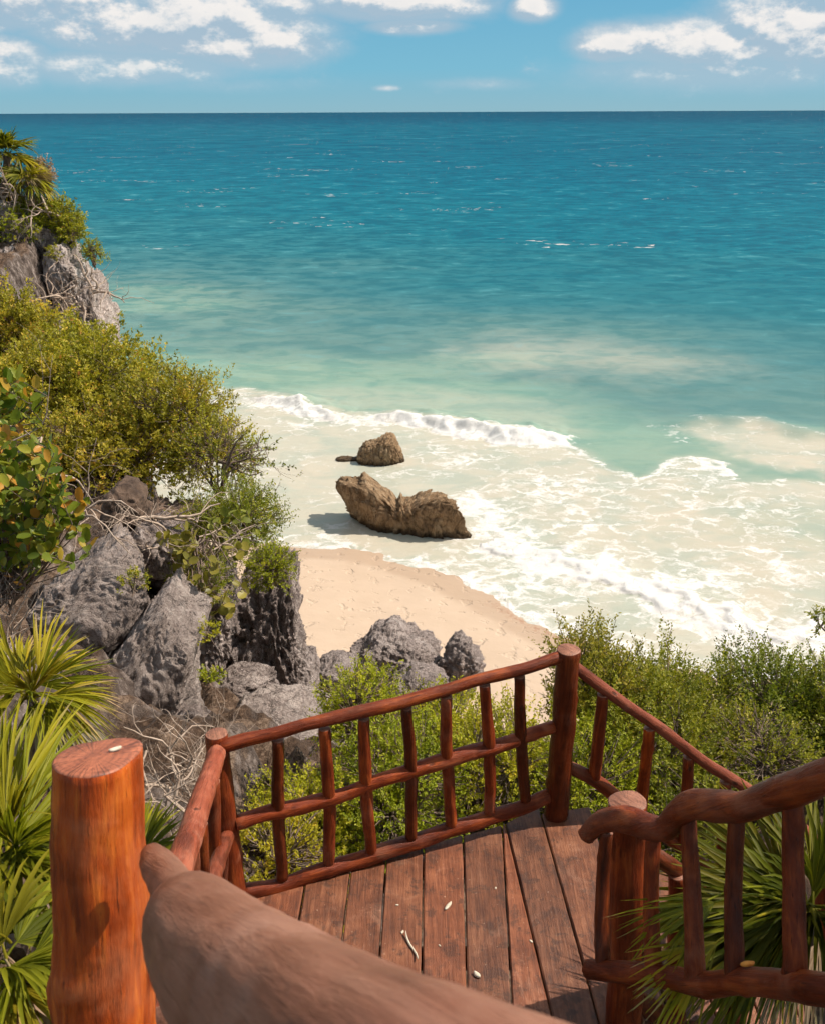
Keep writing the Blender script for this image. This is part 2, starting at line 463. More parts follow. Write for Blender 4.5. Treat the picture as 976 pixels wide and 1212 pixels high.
def plain_mat(name, c1, c2, scale=8, rough=0.85, bs=0.4, bd=0.01):
    m, q = new_mat(name)
    oc = q.n('ShaderNodeNewGeometry').outputs['Position']
    n = q.noise(oc, scale, 6, 0.65)
    pbsdf(q, q.ramp(n, [(0.35, c1), (0.65, c2)]), rough, bump(q, n, bs, bd), 0.3)
    return m
M['bark'] = plain_mat('grey_brown_bark', (0.10, 0.065, 0.045), (0.27, 0.20, 0.155), 25)
M['twig'] = plain_mat('bleached_twig', (0.28, 0.20, 0.15), (0.55, 0.43, 0.34), 20)
M['soil'] = plain_mat('dark_litter_soil', (0.035, 0.022, 0.016), (0.16, 0.105, 0.075), 4.0, 0.95, 0.9, 0.06)
M['petiole'] = plain_mat('palm_stalk', (0.16, 0.14, 0.03), (0.30, 0.26, 0.06), 20, 0.5)
M['fibre'] = plain_mat('palm_trunk_fibre', (0.07, 0.045, 0.03), (0.22, 0.15, 0.10), 40, 0.9, 0.8)
M['chip'] = plain_mat('pale_chip', (0.55, 0.46, 0.34), (0.75, 0.66, 0.52), 60, 0.7)
M['petal'] = plain_mat('orange_petal', (0.70, 0.20, 0.03), (0.85, 0.35, 0.06), 60, 0.6)
# ================================================================== SHORE AND TERRAIN
def pz(pts, z=0.0): return np.array([[PZ(a, b, z).x, PZ(a, b, z).y] for a, b in pts])
shore = pz([(340, 646), (420, 650), (470, 660), (530, 683), (560, 697), (600, 718), (640, 740), (680, 757), (760, 785), (850, 803), (976, 812)])
shore = np.concatenate([[[-60, 40], [-14, 29.5], [-7, 26.6]], shore, [[14, 17.0], [30, 13.5], [120, 0]]])

def poly_dist(x, y, pl):
    """signed distance to an open polyline running left to right: positive on the -Y (inland) side"""
    best = np.full(x.shape, 1e9); sg = np.ones(x.shape)
    for (ax, ay), (bx, by) in zip(pl[:-1], pl[1:]):
        dx, dy = bx - ax, by - ay; L = dx * dx + dy * dy
        t = np.clip(((x - ax) * dx + (y - ay) * dy) / L, 0, 1)
        qx, qy = x - ax - t * dx, y - ay - t * dy
        d = np.hypot(qx, qy); cr = dx * qy - dy * qx
        m = d < best - 1e-9
        best = np.where(m, d, best); sg = np.where(m, np.where(cr < 0, 1, -1), sg)
    return best * sg
def poly_in(x, y, pg):
    """signed distance to a closed polygon: positive inside"""
    ins = np.zeros(x.shape, bool); best = np.full(x.shape, 1e9)
    n = len(pg)
    for i in range(n):
        ax, ay = pg[i]; bx, by = pg[(i + 1) % n]
        dx, dy = bx - ax, by - ay; L = dx * dx + dy * dy + 1e-12
        t = np.clip(((x - ax) * dx + (y - ay) * dy) / L, 0, 1)
        best = np.minimum(best, np.hypot(x - ax - t * dx, y - ay - t * dy))
        c = ((ay > y) != (by > y)) & (x < (bx - ax) * (y - ay) / (by - ay + 1e-12) + ax)
        ins ^= c
    return np.where(ins, best, -best)

def sand_z(x, y):
    d = poly_dist(x, y, shore)
    up = 0.055 * np.clip(d, 0, 9) + 0.02 * np.clip(d - 9, 0, 30)
    dn = -0.05 * np.clip(-d, 0, 400)
    return np.where(d > 0, up, np.maximum(dn, -14.0))

# ground below the plants, (pixel x, pixel y, depth) where the photograph shows it
ctl = [(5, 225, 33), (55, 262, 32.5), (100, 300, 32), (0, 300, 30), (-80, 200, 32), (-150, 420, 22), (0, 430, 25), (60, 420, 26),
       (0, 520, 17), (100, 560, 15.5), (180, 600, 14.5), (250, 640, 14.5), (300, 660, 14.0), (-100, 620, 13),
       (0, 770, 9.6), (80, 800, 9.4), (150, 850, 9.0), (220, 900, 8.4), (280, 960, 7.9), (0, 800, 8.0), (-120, 800, 7.5),
       (0, 930, 6.0), (100, 930, 6.4), (220, 1020, 6.0), (0, 1212, 4.0), (-150, 1100, 4.2), (300, 1100, 6.2), (350, 930, 8.6),
       (450, 960, 8.4), (550, 1000, 7.8), (500, 880, 10.5), (640, 920, 9.4), (800, 960, 8.6), (960, 960, 8.3), (1100, 1000, 7.8), (800, 1250, 5.6), (500, 1250, 5.6), (420, 900, 11.0), (245, 850, 10.6), (285, 870, 11.6), (215, 810, 10.4), (250, 810, 12.4), (290, 800, 12.6), (-60, 720, 11.5), (560, 890, 11.0), (700, 880, 11.0), (850, 890, 10.5), (1000, 890, 10.5), (330, 860, 12.5), (1200, 850, 10.5)]
CT = np.array([list(P(*c)) for c in ctl])
CT = np.concatenate([CT, [[-1, -2, 7.6], [2, -2, 7.4], [-6, -3, 8.5], [8, -3, 7.0], [-14, 2, 9.5], [16, 2, 7], [-30, 20, 12], [-24, 34, 12], [30, -4, 7]]])
edge = np.array([[-60, 38], [-18, 35.6], [-13.4, 34.6], [-12.6, 33.4], [-12.4, 29.0], [-9.0, 22.5], [-5.8, 18.0], [-4.9, 15.6], [-4.3, 13.2], [-3.2, 11.2],
                 [-0.8, 10.2], [1.5, 9.5], [5, 9.3], [10, 9.6], [18, 8.6], [40, 4.0], [120, -10]])
def ground_z(x, y):
    num = 0; den = 0
    for cx, cy, cz in CT:
        wt = 1 / (((x - cx) ** 2 + (y - cy) ** 2) ** 2.4 + 0.02)
        num = num + wt * cz; den = den + wt
    h = num / den
    p = np.stack([x, y, 0 * x], -1)
    h = h + 0.22 * fbm(p * 0.9, 4) - 0.15
    d = poly_dist(x, y, edge) + 0.6 * pnoise(p * 0.7 + 3)
    s = sand_z(x, y)
    k = sstep(-1.6, 0.3, d)
    return s + np.maximum(h - s, 0) * k, k

# sand and seabed: one sheet out to the horizon
def fan_sheet(ys, ts, y0=0.0):
    Y, T = np.meshgrid(ys, ts, indexing='ij')
    X = T * (Y + 14.0)
    n, m = Y.shape
    i, j = np.meshgrid(np.arange(n - 1), np.arange(m - 1), indexing='ij')
    q = np.stack([i * m + j, i * m + j + 1, (i + 1) * m + j + 1, (i + 1) * m + j], -1).reshape(-1, 4)
    return X.ravel(), Y.ravel(), q
ts = np.concatenate([np.linspace(-2.5, -0.75, 40, endpoint=False), np.linspace(-0.75, 0.75, 330), np.linspace(0.75, 2.5, 40)[1:]])
ys = np.concatenate([np.linspace(-8, 12, 40, endpoint=False), np.linspace(12, 32, 240, endpoint=False), np.geomspace(32, 40000, 60)])
X, Y, Q = fan_sheet(ys, ts)
Z = sand_z(X, Y)
nearm = (Y < 40)
pp = np.stack([X, Y, 0 * X], -1)[nearm]
Z[nearm] += 0.025 * fbm(pp * np.array([0.5, 0.8, 1]), 3) + 0.006 * fbm(pp * 5, 3)

mt, q = new_mat('beach_sand')
gp = q.n('ShaderNodeNewGeometry').outputs['Position']
n1 = q.noise(gp, 0.5, 5, 0.6); n2 = q.noise(gp, 60, 4, 0.7)
base = q.ramp(q.m('ADD', q.m('MULTIPLY', n1, 0.75), q.m('MULTIPLY', n2, 0.25)), [(0.35, (0.50, 0.375, 0.275)), (0.65, (0.55, 0.42, 0.315))])
wetd = q.rng(q.m('ADD', q.attr('wet'), q.m('MULTIPLY', q.m('SUBTRACT', q.noise(gp, 1.2, 5, 0.6), 0.5), 0.5)), 0.35, 0.75, 0, 1, True)
base = q.mix(q.m('MULTIPLY', wetd, 0.75), base, (0.42, 0.30, 0.21))
spk = q.rng(q.noise(gp, 9.0, 4, 0.7), 0.70, 0.76, 0, 0.35, True)
base = q.mix(spk, base, (0.36, 0.22, 0.13))
prints = q.rng(q.noise(gp, 2.6, 3, 0.5), 0.56, 0.68, 0, 1, True)
pbsdf(q, base, q.rng(wetd, 0, 1, 0.95, 0.55), bump(q, q.m('ADD', q.m('MULTIPLY', n1, 1.0), q.m('MULTIPLY', prints, -0.5)), 0.8, 0.06), 0.2)
dsh = poly_dist(X, Y, shore)
wl = q.m('MULTIPLY', q.attr('weed'), q.rng(q.noise(gp, 7.0, 6, 0.75), 0.45, 0.60, 0, 1, True))
q.t.nodes['Principled BSDF'].inputs['Base Color'].links[0]
lnk = q.t.nodes['Principled BSDF'].inputs['Base Color'].links[0]
srcs = lnk.from_socket
q.set(q.t.nodes['Principled BSDF'].inputs['Base Color'], q.mix(q.m('MULTIPLY', wl, 0.7), srcs, (0.30, 0.13, 0.07)))
weedx = sstep(1.8, 2.4, X) * sstep(5.2, 3.6, X)
o = link('beach_sand', mesh_np('beach_sand', np.stack([X, Y, Z], -1), Q, [mt], attrs={'wet': sstep(1.6, 0.3, dsh), 'weed': np.exp(-((dsh - 0.22) / 0.16) ** 2) * weedx}))
tag(o, kind='structure')

# hillside
ax = np.concatenate([np.linspace(-60, -14, 40, endpoint=False), np.linspace(-14, 10, 240, endpoint=False), np.linspace(10, 60, 60)])
ay = np.concatenate([np.linspace(-8, 2, 30, endpoint=False), np.linspace(2, 20, 180, endpoint=False), np.linspace(20, 42, 90)])
Xg, Yg = np.meshgrid(ax, ay)
Xf, Yf = Xg.ravel(), Yg.ravel()
hz, kk = ground_z(Xf, Yf)
p3 = np.stack([Xf, Yf, hz], -1)
hz = hz + kk * (0.13 * fbm(p3 * 2.2, 5) + 0.13 * (fbm(p3 * 3.0 + 5, 5, ridged=True, gain=0.6) - 0.5))
hz = np.where(kk < 0.004, -1.5, hz)      # outside the cliff foot the sheet dips well under the sand
n_, m_ = Xg.shape
i, j = np.meshgrid(np.arange(n_ - 1), np.arange(m_ - 1), indexing='ij')
Qg = np.stack([i * m_ + j, i * m_ + j + 1, (i + 1) * m_ + j + 1, (i + 1) * m_ + j], -1).reshape(-1, 4)
Qg = Qg[kk[Qg].max(1) > 0.0]
mt, q = new_mat('hillside_earth')
gn = q.n('ShaderNodeNewGeometry')
nz = q.n('ShaderNodeSeparateXYZ', {0: gn.outputs['Normal']}).outputs[2]
n1 = q.noise(gn.outputs['Position'], 3.0, 8, 0.68)
soil = q.ramp(q.m('ADD', q.m('MULTIPLY', n1, 0.6), q.m('MULTIPLY', q.noise(gn.outputs['Position'], 26.0, 6, 0.75), 0.4)), [(0.38, (0.022, 0.013, 0.008)), (0.5, (0.085, 0.052, 0.034)), (0.64, (0.30, 0.21, 0.15))])
rock = q.ramp(q.noise(q.mapping(gn.outputs['Position'], (1, 1, 0.6)), 5.0, 10, 0.76), [(0.38, (0.035, 0.025, 0.021)), (0.5, (0.105, 0.080, 0.068)), (0.66, (0.34, 0.28, 0.25))])
pbsdf(q, q.mix(q.rng(q.m('ADD', nz, q.m('MULTIPLY', q.m('SUBTRACT', n1, 0.5), 0.8)), 0.62, 0.95, 1, 0, True), soil, rock), 0.95, bump(q, n1, 1.0, 0.12), 0.2)
o = link('hillside', mesh_np('hillside', np.stack([Xf, Yf, hz], -1), Qg, [mt]))
tag(o, kind='structure')

# ================================================================== SEA
ts = np.concatenate([np.linspace(-2.5, -0.62, 60, endpoint=False), np.linspace(-0.62, 0.62, 620), np.linspace(0.62, 2.5, 60)[1:]])
ys = np.concatenate([np.linspace(12, 17, 20, endpoint=False), np.linspace(17, 48, 480, endpoint=False), np.geomspace(48, 90, 110, endpoint=False), np.geomspace(90, 45000, 130)])
X, Y, Q = fan_sheet(ys, ts)
p0 = np.stack([X, Y, 0 * X], -1)
r = np.hypot(X, Y)
near = r < 140
pn = p0[near]
def nf(scale, o=4, seed=0.0, sx=1.0):
    out = np.zeros(len(X)); out[near] = fbm(pn * np.array([scale * sx, scale, 1]) + seed, o); return out
wx = nf(0.22, 4, 5.1); wy = nf(0.22, 4, 9.7); wf = nf(1.1, 3, 2.2)
jx, jy = X + 0.9 * wx + 0.18 * wf, Y + 1.1 * wy + 0.18 * wf   # warped position, so that borders wander

surf = pz([(100, 440), (255, 462), (340, 470), (420, 492), (480, 492), (560, 506), (640, 516), (672, 522), (705, 545), (745, 556), (775, 546),
           (800, 543), (840, 545), (872, 552), (905, 566), (940, 574), (1000, 580), (1100, 590), (1100, 900), (100, 900)])
plume = pz([(775, 502), (830, 495), (900, 498), (940, 508), (990, 517), (1120, 522), (1120, 600), (980, 575), (900, 556), (860, 545), (815, 528)])
murk2 = pz([(545, 412), (600, 398), (680, 402), (760, 415), (860, 430), (780, 440), (680, 440), (590, 432)])
murk3 = pz([(400, 455), (520, 462), (640, 480), (690, 500), (670, 515), (560, 500), (430, 488), (330, 470)])
green = pz([(120, 420), (260, 440), (420, 455), (640, 470), (760, 520), (700, 560), (560, 510), (300, 475), (100, 470)])
dS, dP = poly_in(jx, jy, surf), poly_in(jx, jy, plume)
dM2, dM3, dG = poly_in(jx, jy, murk2), poly_in(jx, jy, murk3), poly_in(X, Y, green)
m_s = sstep(-0.5, 0.7, dS + 0.3 * wf)
m_p = sstep(-0.25, 1.3, dP + 0.25 * wf)
m_m = 0.42 * sstep(-3.5, 2.5, dM2 + wf * 0.7) + 0.35 * sstep(-1.4, 1.2, dM3)
# open water: colour of the water body by distance offshore
dist = np.array([0, 36, 43, 50, 62, 80, 114, 160, 250, 700, 3000, 60000.])
cols = np.array([srgb(186, 194, 172), srgb(172, 190, 169), srgb(157, 185, 167), srgb(118, 155, 150), srgb(84, 140, 145), srgb(52, 130, 142),
                 srgb(20, 122, 141), srgb(4, 117, 140), srgb(0, 110, 136), srgb(0, 98, 128), srgb(0, 82, 114), srgb(0, 76, 106)]) / 1.5
skew = (X / np.maximum(r, 1)) * np.where(X < 0, 0.95, 0.5)      # darker towards the open sea on the right
pat = np.zeros(len(X)); pat[near] = 0.22 * fbm(pn * np.array([0.03, 0.075, 1]) + 3, 5)
fa = ~near
pat[fa] = 0.16 * fbm(np.stack([X[fa] * 0.004, Y[fa] * 0.012, 0 * X[fa]], -1), 4) * (r[fa] < 6000)
lr = np.log(np.maximum(r, 1)) + skew * sstep(30, 60, r) + pat
WC = np.stack([np.interp(lr, np.log(np.maximum(dist, 1)), cols[:, k]) for k in range(3)], -1)
gm = (0.55 * sstep(-4, 2, dG))[:, None]
WC = WC * (1 - gm) + np.array(srgb(150, 186, 166)) / 1.5 * gm
far_band = sstep(380, 520, r) * sstep(1400, 800, r) * 0.35     # paler bank of water just before the horizon
WC = WC * (1 - far_band[:, None]) + np.array(srgb(8, 118, 142)) / 1.5 * far_band[:, None]
beige = np.array(srgb(236, 224, 202)) / 1.62; beige2 = np.array(srgb(228, 222, 202)) / 1.62
bt = sstep(-0.6, 0.8, nf(0.16, 3, 31))[:, None]
BC = beige * bt + beige2 * (1 - bt)
mm = np.clip(np.maximum(m_s, np.maximum(m_p * 1.0, m_m)), 0, 1)
# clearer greenish pools inside the surf on the right
pool = pz([(850, 580), (900, 590), (960, 600), (1100, 640), (1100, 700), (960, 650), (880, 640)])
mm = mm * (1 - 0.35 * sstep(-1.0, 1.0, poly_in(jx, jy, pool)))
WC = WC * (1 - mm[:, None]) + BC * mm[:, None]

# breaking wave
crest = pz([(255, 466), (335, 470), (372, 480), (410, 490), (445, 487), (490, 490), (540, 500), (590, 510), (640, 512), (678, 512)], 0.25)
def along(x, y, pl):
    best = np.full(x.shape, 1e9); tt = np.zeros(x.shape); sg = np.ones(x.shape); acc = 0
    L = np.hypot(*np.diff(pl, axis=0).T); tot = L.sum()
    for (a, b), l in zip(zip(pl[:-1], pl[1:]), L):
        dx, dy = b - a; t = np.clip(((x - a[0]) * dx + (y - a[1]) * dy) / l ** 2, 0, 1)
        qx, qy = x - a[0] - t * dx, y - a[1] - t * dy
        d = np.hypot(qx, qy); m = d < best
        best = np.where(m, d, best); tt = np.where(m, (acc + t * l) / tot, tt); sg = np.where(m, np.where(dx * qy - dy * qx < 0, -1, 1), sg); acc += l
    return best * sg, tt     # + seaward, - shoreward
cr, ct_ = along(X + 0.25 * wf, Y + 0.3 * wf, crest)
hprof = np.interp(ct_, [0, 0.08, 0.22, 0.34, 0.42, 0.5, 0.6, 0.75, 0.9, 0.97, 1.0], [0.0, 0.12, 0.42, 0.38, 0.16, 0.20, 0.40, 0.55, 0.50, 0.25, 0.0])
endf = np.where((ct_ <= 0) | (ct_ >= 1), np.exp(-np.abs(cr) * 2), 1)
ridge = np.where(cr > 0, np.exp(-(cr / 1.3) ** 2), np.exp(-(cr / 0.42) ** 2)) * hprof * endf
foam_b = np.interp(ct_, [0, 0.1, 0.2, 0.3, 0.38, 0.44, 0.5, 0.58, 0.7, 0.9, 0.98, 1.0], [0.30, 0.30, 1.15, 1.10, 0.45, 0.18, 0.40, 0.95, 1.25, 1.2, 0.8, 0.2])
fb = foam_b * sstep(0.22, -0.02, cr) * sstep(-1.25, -0.45, cr) * endf
lump = nf(2.8, 4, 40)
# second, low swash ridge and a third bore by the beach
sw = pz([(560, 640), (610, 648), (660, 655), (700, 668), (740, 684), (780, 696), (830, 716), (900, 742), (990, 760)], 0.1)
c2, t2 = along(X + 0.6 * wf, Y + 0.5 * wf, sw)
h2 = 0.09 * np.exp(-(c2 / np.where(c2 > 0, 0.8, 0.28)) ** 2) * sstep(0.0, 0.12, t2) * sstep(1.0, 0.9, t2)
pl2 = pz([(775, 500), (840, 496), (900, 499), (960, 512), (1100, 520)], 0.1)
c3, t3 = along(X, Y, pl2)
h3 = 0.20 * np.exp(-(c3 / np.where(c3 > 0, 0.9, 0.7)) ** 2) * sstep(0.0, 0.3, t3) * sstep(1.0, 0.9, t3)

foam = np.zeros(len(X))
foam = np.where(m_s > 0.3, 0.25 + 0.22 * nf(0.33, 3, 60), 0)
lowR = pz([(530, 640), (600, 610), (700, 640), (800, 630), (900, 660), (1100, 690), (1100, 830), (850, 830), (700, 790), (600, 730), (530, 690)])
foam += 0.20 * sstep(-1.5, 1.0, poly_in(jx, jy, lowR)) * (0.8 + 0.5 * nf(0.5, 3, 13))
mid = pz([(560, 545), (720, 550), (860, 560), (850, 630), (700, 640), (580, 600)])
foam += 0.10 * sstep(-1.0, 1.0, poly_in(jx, jy, mid))
clear = pz([(255, 490), (400, 500), (520, 560), (560, 660), (400, 640), (330, 600), (300, 540)])
foam -= 0.13 * sstep(-0.5, 1.2, poly_in(jx, jy, clear)) * (1 - 0.5 * nf(0.6, 2, 70))
surf_edge = np.exp(-((dS - 0.15) / 0.16) ** 2) * sstep(3.5, 5.0, X) * 0.35
foam += surf_edge
foam += 0.26 * np.exp(-((poly_in(X + 0.4 * wf, Y + 0.4 * wf, plume) - 0.1) / 0.35) ** 2) * (Y > 34.6) + 0.16 * m_p
foam += 0.55 * np.exp(-(c2 / 0.22) ** 2) * np.where((t2 <= 0.02) | (t2 >= 1), 0, 1) + 0.22 * sstep(-1.6, -0.2, c2) * sstep(0.2, -0.2, c2)
dsh = poly_dist(X + 0.35 * wf + 0.2 * wx, Y + 0.3 * wf, shore)
foam += 0.40 * np.exp(-((dsh + 0.12) / 0.13) ** 2) + 0.08 * sstep(-1.5, -0.1, dsh)
foam = np.maximum(foam, 0) + fb
foam = np.clip(foam, 0, 1.3)
# foam collar round the big rock
rk = pz([(400, 590), (450, 606), (520, 632), (560, 636)])
c4, t4 = along(X + 0.3 * wf, Y + 0.3 * wf, rk)
foam += 0.14 * np.exp(-(c4 / 0.5) ** 2)
rk2 = pz([(545, 585), (575, 610), (600, 640), (640, 660)])
c5, t5 = along(X + 0.5 * wf, Y + 0.5 * wf, rk2)
foam += 0.42 * np.exp(-(c5 / 0.45) ** 2)

Zs = ridge * (0.8 + 0.35 * nf(0.9, 3, 80)) + h2 + h3 + fb * 0.045 * np.clip(lump + 0.2, -0.3, 2) * (hprof > 0.05)
swell = np.zeros(len(X))
swell[near] = 0.085 * fbm(pn * np.array([0.16, 0.55, 1]) + 4, 4) * sstep(34, 46, r[near]) + 0.018 * fbm(pn * np.array([0.9, 1.6, 1]), 3)
Zs = Zs + swell
Zs += -0.05 * sstep(-1.5, -0.05, -np.abs(dsh)) * 0
Zs[r > 140] += -0.0
# the swash thins out at the sand
Zs = np.where(dsh > -0.6, Zs * sstep(0.3, -0.6, dsh), Zs)

mt, q = new_mat('sea_water')
gp = q.n('ShaderNodeNewGeometry').outputs['Position']
wcn = q.attr('water', 'Color')
den = q.attr('foam')
def warped(scale, amt, det, src=None):
    nz_ = q.noise(src or gp, scale, det, 0.6, 0.0, 'Color')
    c_ = q.n('ShaderNodeVectorMath', {0: nz_, 1: (0.5, 0.5, 0.5)}, operation='SUBTRACT').outputs[0]
    return q.n('ShaderNodeVectorMath', {0: src or gp, 1: q.n('ShaderNodeVectorMath', {0: c_, 'Scale': amt}, operation='SCALE').outputs[0]}, operation='ADD').outputs[0]
warp = warped(0.9, 1.7, 5)
warp2 = warped(3.2, 0.55, 3, warp)
e1 = q.n('ShaderNodeTexVoronoi', {'Vector': q.mapping(warp, (0.9, 1.25, 0.0)), 'Scale': 1.0}, feature='DISTANCE_TO_EDGE').outputs['Distance']
e2 = q.n('ShaderNodeTexVoronoi', {'Vector': q.mapping(warp2, (1.0, 1.25, 0.0)), 'Scale': 2.6}, feature='DISTANCE_TO_EDGE').outputs['Distance']
nA = q.noise(q.mapping(warp, (0.55, 1.0, 0)), 1.0, 4, 0.6)
nB = q.noise(q.mapping(warp2, (1, 1.2, 0)), 5.0, 5, 0.7)
nR = q.noise(q.mapping(warp, (0.7, 1.5, 0)), 1.3, 4, 0.62)
rd = q.rng(q.m('ABSOLUTE', q.m('SUBTRACT', nR, 0.5)), 0.0, 0.10, 1, 0, True)
s1 = q.rng(e1, 0.0, 0.17, 1, 0, True)
s2 = q.rng(e2, 0.0, 0.24, 1, 0, True)
pt = q.m('ADD', q.m('ADD', q.m('MULTIPLY', s1, 0.26), q.m('MULTIPLY', s2, 0.17)), q.m('ADD', q.m('MULTIPLY', nA, 0.50), q.m('ADD', q.m('MULTIPLY', nB, 0.50), q.m('MULTIPLY', rd, 0.22))))
fm = q.rng(q.m('ADD', pt, q.m('MULTIPLY', den, 0.95)), 1.08, 1.55, 0, 1, True)
fm = q.m('MULTIPLY', fm, q.rng(den, 0.02, 0.12, 0, 1))
# sparse whitecaps far out
cap = q.noise(q.mapping(gp, (0.05, 0.06, 0.0)), 1.0, 3, 0.6)
cap2 = q.noise(q.mapping(gp, (0.5, 0.8, 0.0)), 1.0, 3, 0.6)
wc = q.m('MULTIPLY', q.rng(cap, 0.60, 0.64, 0, 1), q.rng(cap2, 0.60, 0.64, 0, 1))
yy = q.n('ShaderNodeSeparateXYZ', {0: gp}).outputs[1]
wc = q.m('MULTIPLY', wc, q.rng(yy, 70, 90, 0, 0.75))
# chop of the open water: bump, plus slope shade and glints painted in colour
ch1 = q.noise(q.mapping(gp, (0.5, 0.9, 0.0)), 1.0, 6, 0.62, 0.3)
ch2 = q.noise(q.mapping(gp, (0.11, 0.17, 0.0)), 1.0, 5, 0.6, 0.3)
ch3 = q.noise(q.mapping(gp, (0.018, 0.028, 0.0)), 1.0, 4, 0.6, 0.2)
ch0 = q.noise(q.mapping(gp, (2.6, 4.6, 0.0)), 1.0, 4, 0.6, 0.3)
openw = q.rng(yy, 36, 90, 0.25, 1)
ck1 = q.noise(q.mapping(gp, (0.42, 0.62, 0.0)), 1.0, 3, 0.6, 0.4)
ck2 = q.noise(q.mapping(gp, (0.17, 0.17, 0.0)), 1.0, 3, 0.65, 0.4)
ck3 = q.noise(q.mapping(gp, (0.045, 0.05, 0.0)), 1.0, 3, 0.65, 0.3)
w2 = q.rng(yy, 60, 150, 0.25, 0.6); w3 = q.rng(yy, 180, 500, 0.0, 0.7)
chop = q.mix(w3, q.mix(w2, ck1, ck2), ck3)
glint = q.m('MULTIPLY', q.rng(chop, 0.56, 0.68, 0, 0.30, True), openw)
hh = q.m('ADD', q.m('ADD', q.m('MULTIPLY', ch0, 0.07), q.m('MULTIPLY', ch1, q.rng(yy, 30, 60, 0.10, 0.5))), q.m('ADD', q.m('MULTIPLY', ch2, q.rng(yy, 40, 90, 0.0, 1.5)), q.m('MULTIPLY', ch3, q.rng(yy, 80, 300, 0.0, 6.0))))
body = q.mix(q.m('MULTIPLY', openw, q.rng(chop, 0.40, 0.56, 0.85, 0.0, True)), wcn, q.mix(1.0, wcn, (0.20, 0.62, 0.72), 'MULTIPLY'))  # shade of the wave slopes, painted as a darker water colour
foamc = q.mix(q.rng(nB, 0.35, 0.65, 0.4, 0), (0.71, 0.68, 0.65), (0.60, 0.57, 0.52))
body = q.mix(glint, body, (0.14, 0.42, 0.46))  # pale sky glints painted into the water colour
foamc = q.mix(q.rng(den, 0.75, 1.1, 0, 0.9), foamc, (0.82, 0.80, 0.77))
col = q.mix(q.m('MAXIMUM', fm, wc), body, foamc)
hb = bump(q, q.m('ADD', hh, q.m('MULTIPLY', q.rng(den, 0.55, 1.0, 0.02, 0.22), nB)), 1.0, 0.30)
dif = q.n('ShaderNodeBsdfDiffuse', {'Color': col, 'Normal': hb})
glo = q.n('ShaderNodeBsdfGlossy', {'Color': (0.72, 0.93, 0.90, 1), 'Roughness': 0.22, 'Normal': hb})
fr = q.n('ShaderNodeFresnel', {'IOR': 1.33, 'Normal': hb}).outputs[0]
fac = q.m('MULTIPLY', q.m('MINIMUM', q.m('MULTIPLY', fr, 0.75), 0.11), q.m('SUBTRACT', 1.0, q.m('MULTIPLY', fm, 0.9)))
q.n('ShaderNodeOutputMaterial', {0: q.n('ShaderNodeMixShader', {0: fac, 1: dif, 2: glo})})
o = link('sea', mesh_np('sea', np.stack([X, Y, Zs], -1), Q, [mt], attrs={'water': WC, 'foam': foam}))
tag(o, kind='structure')
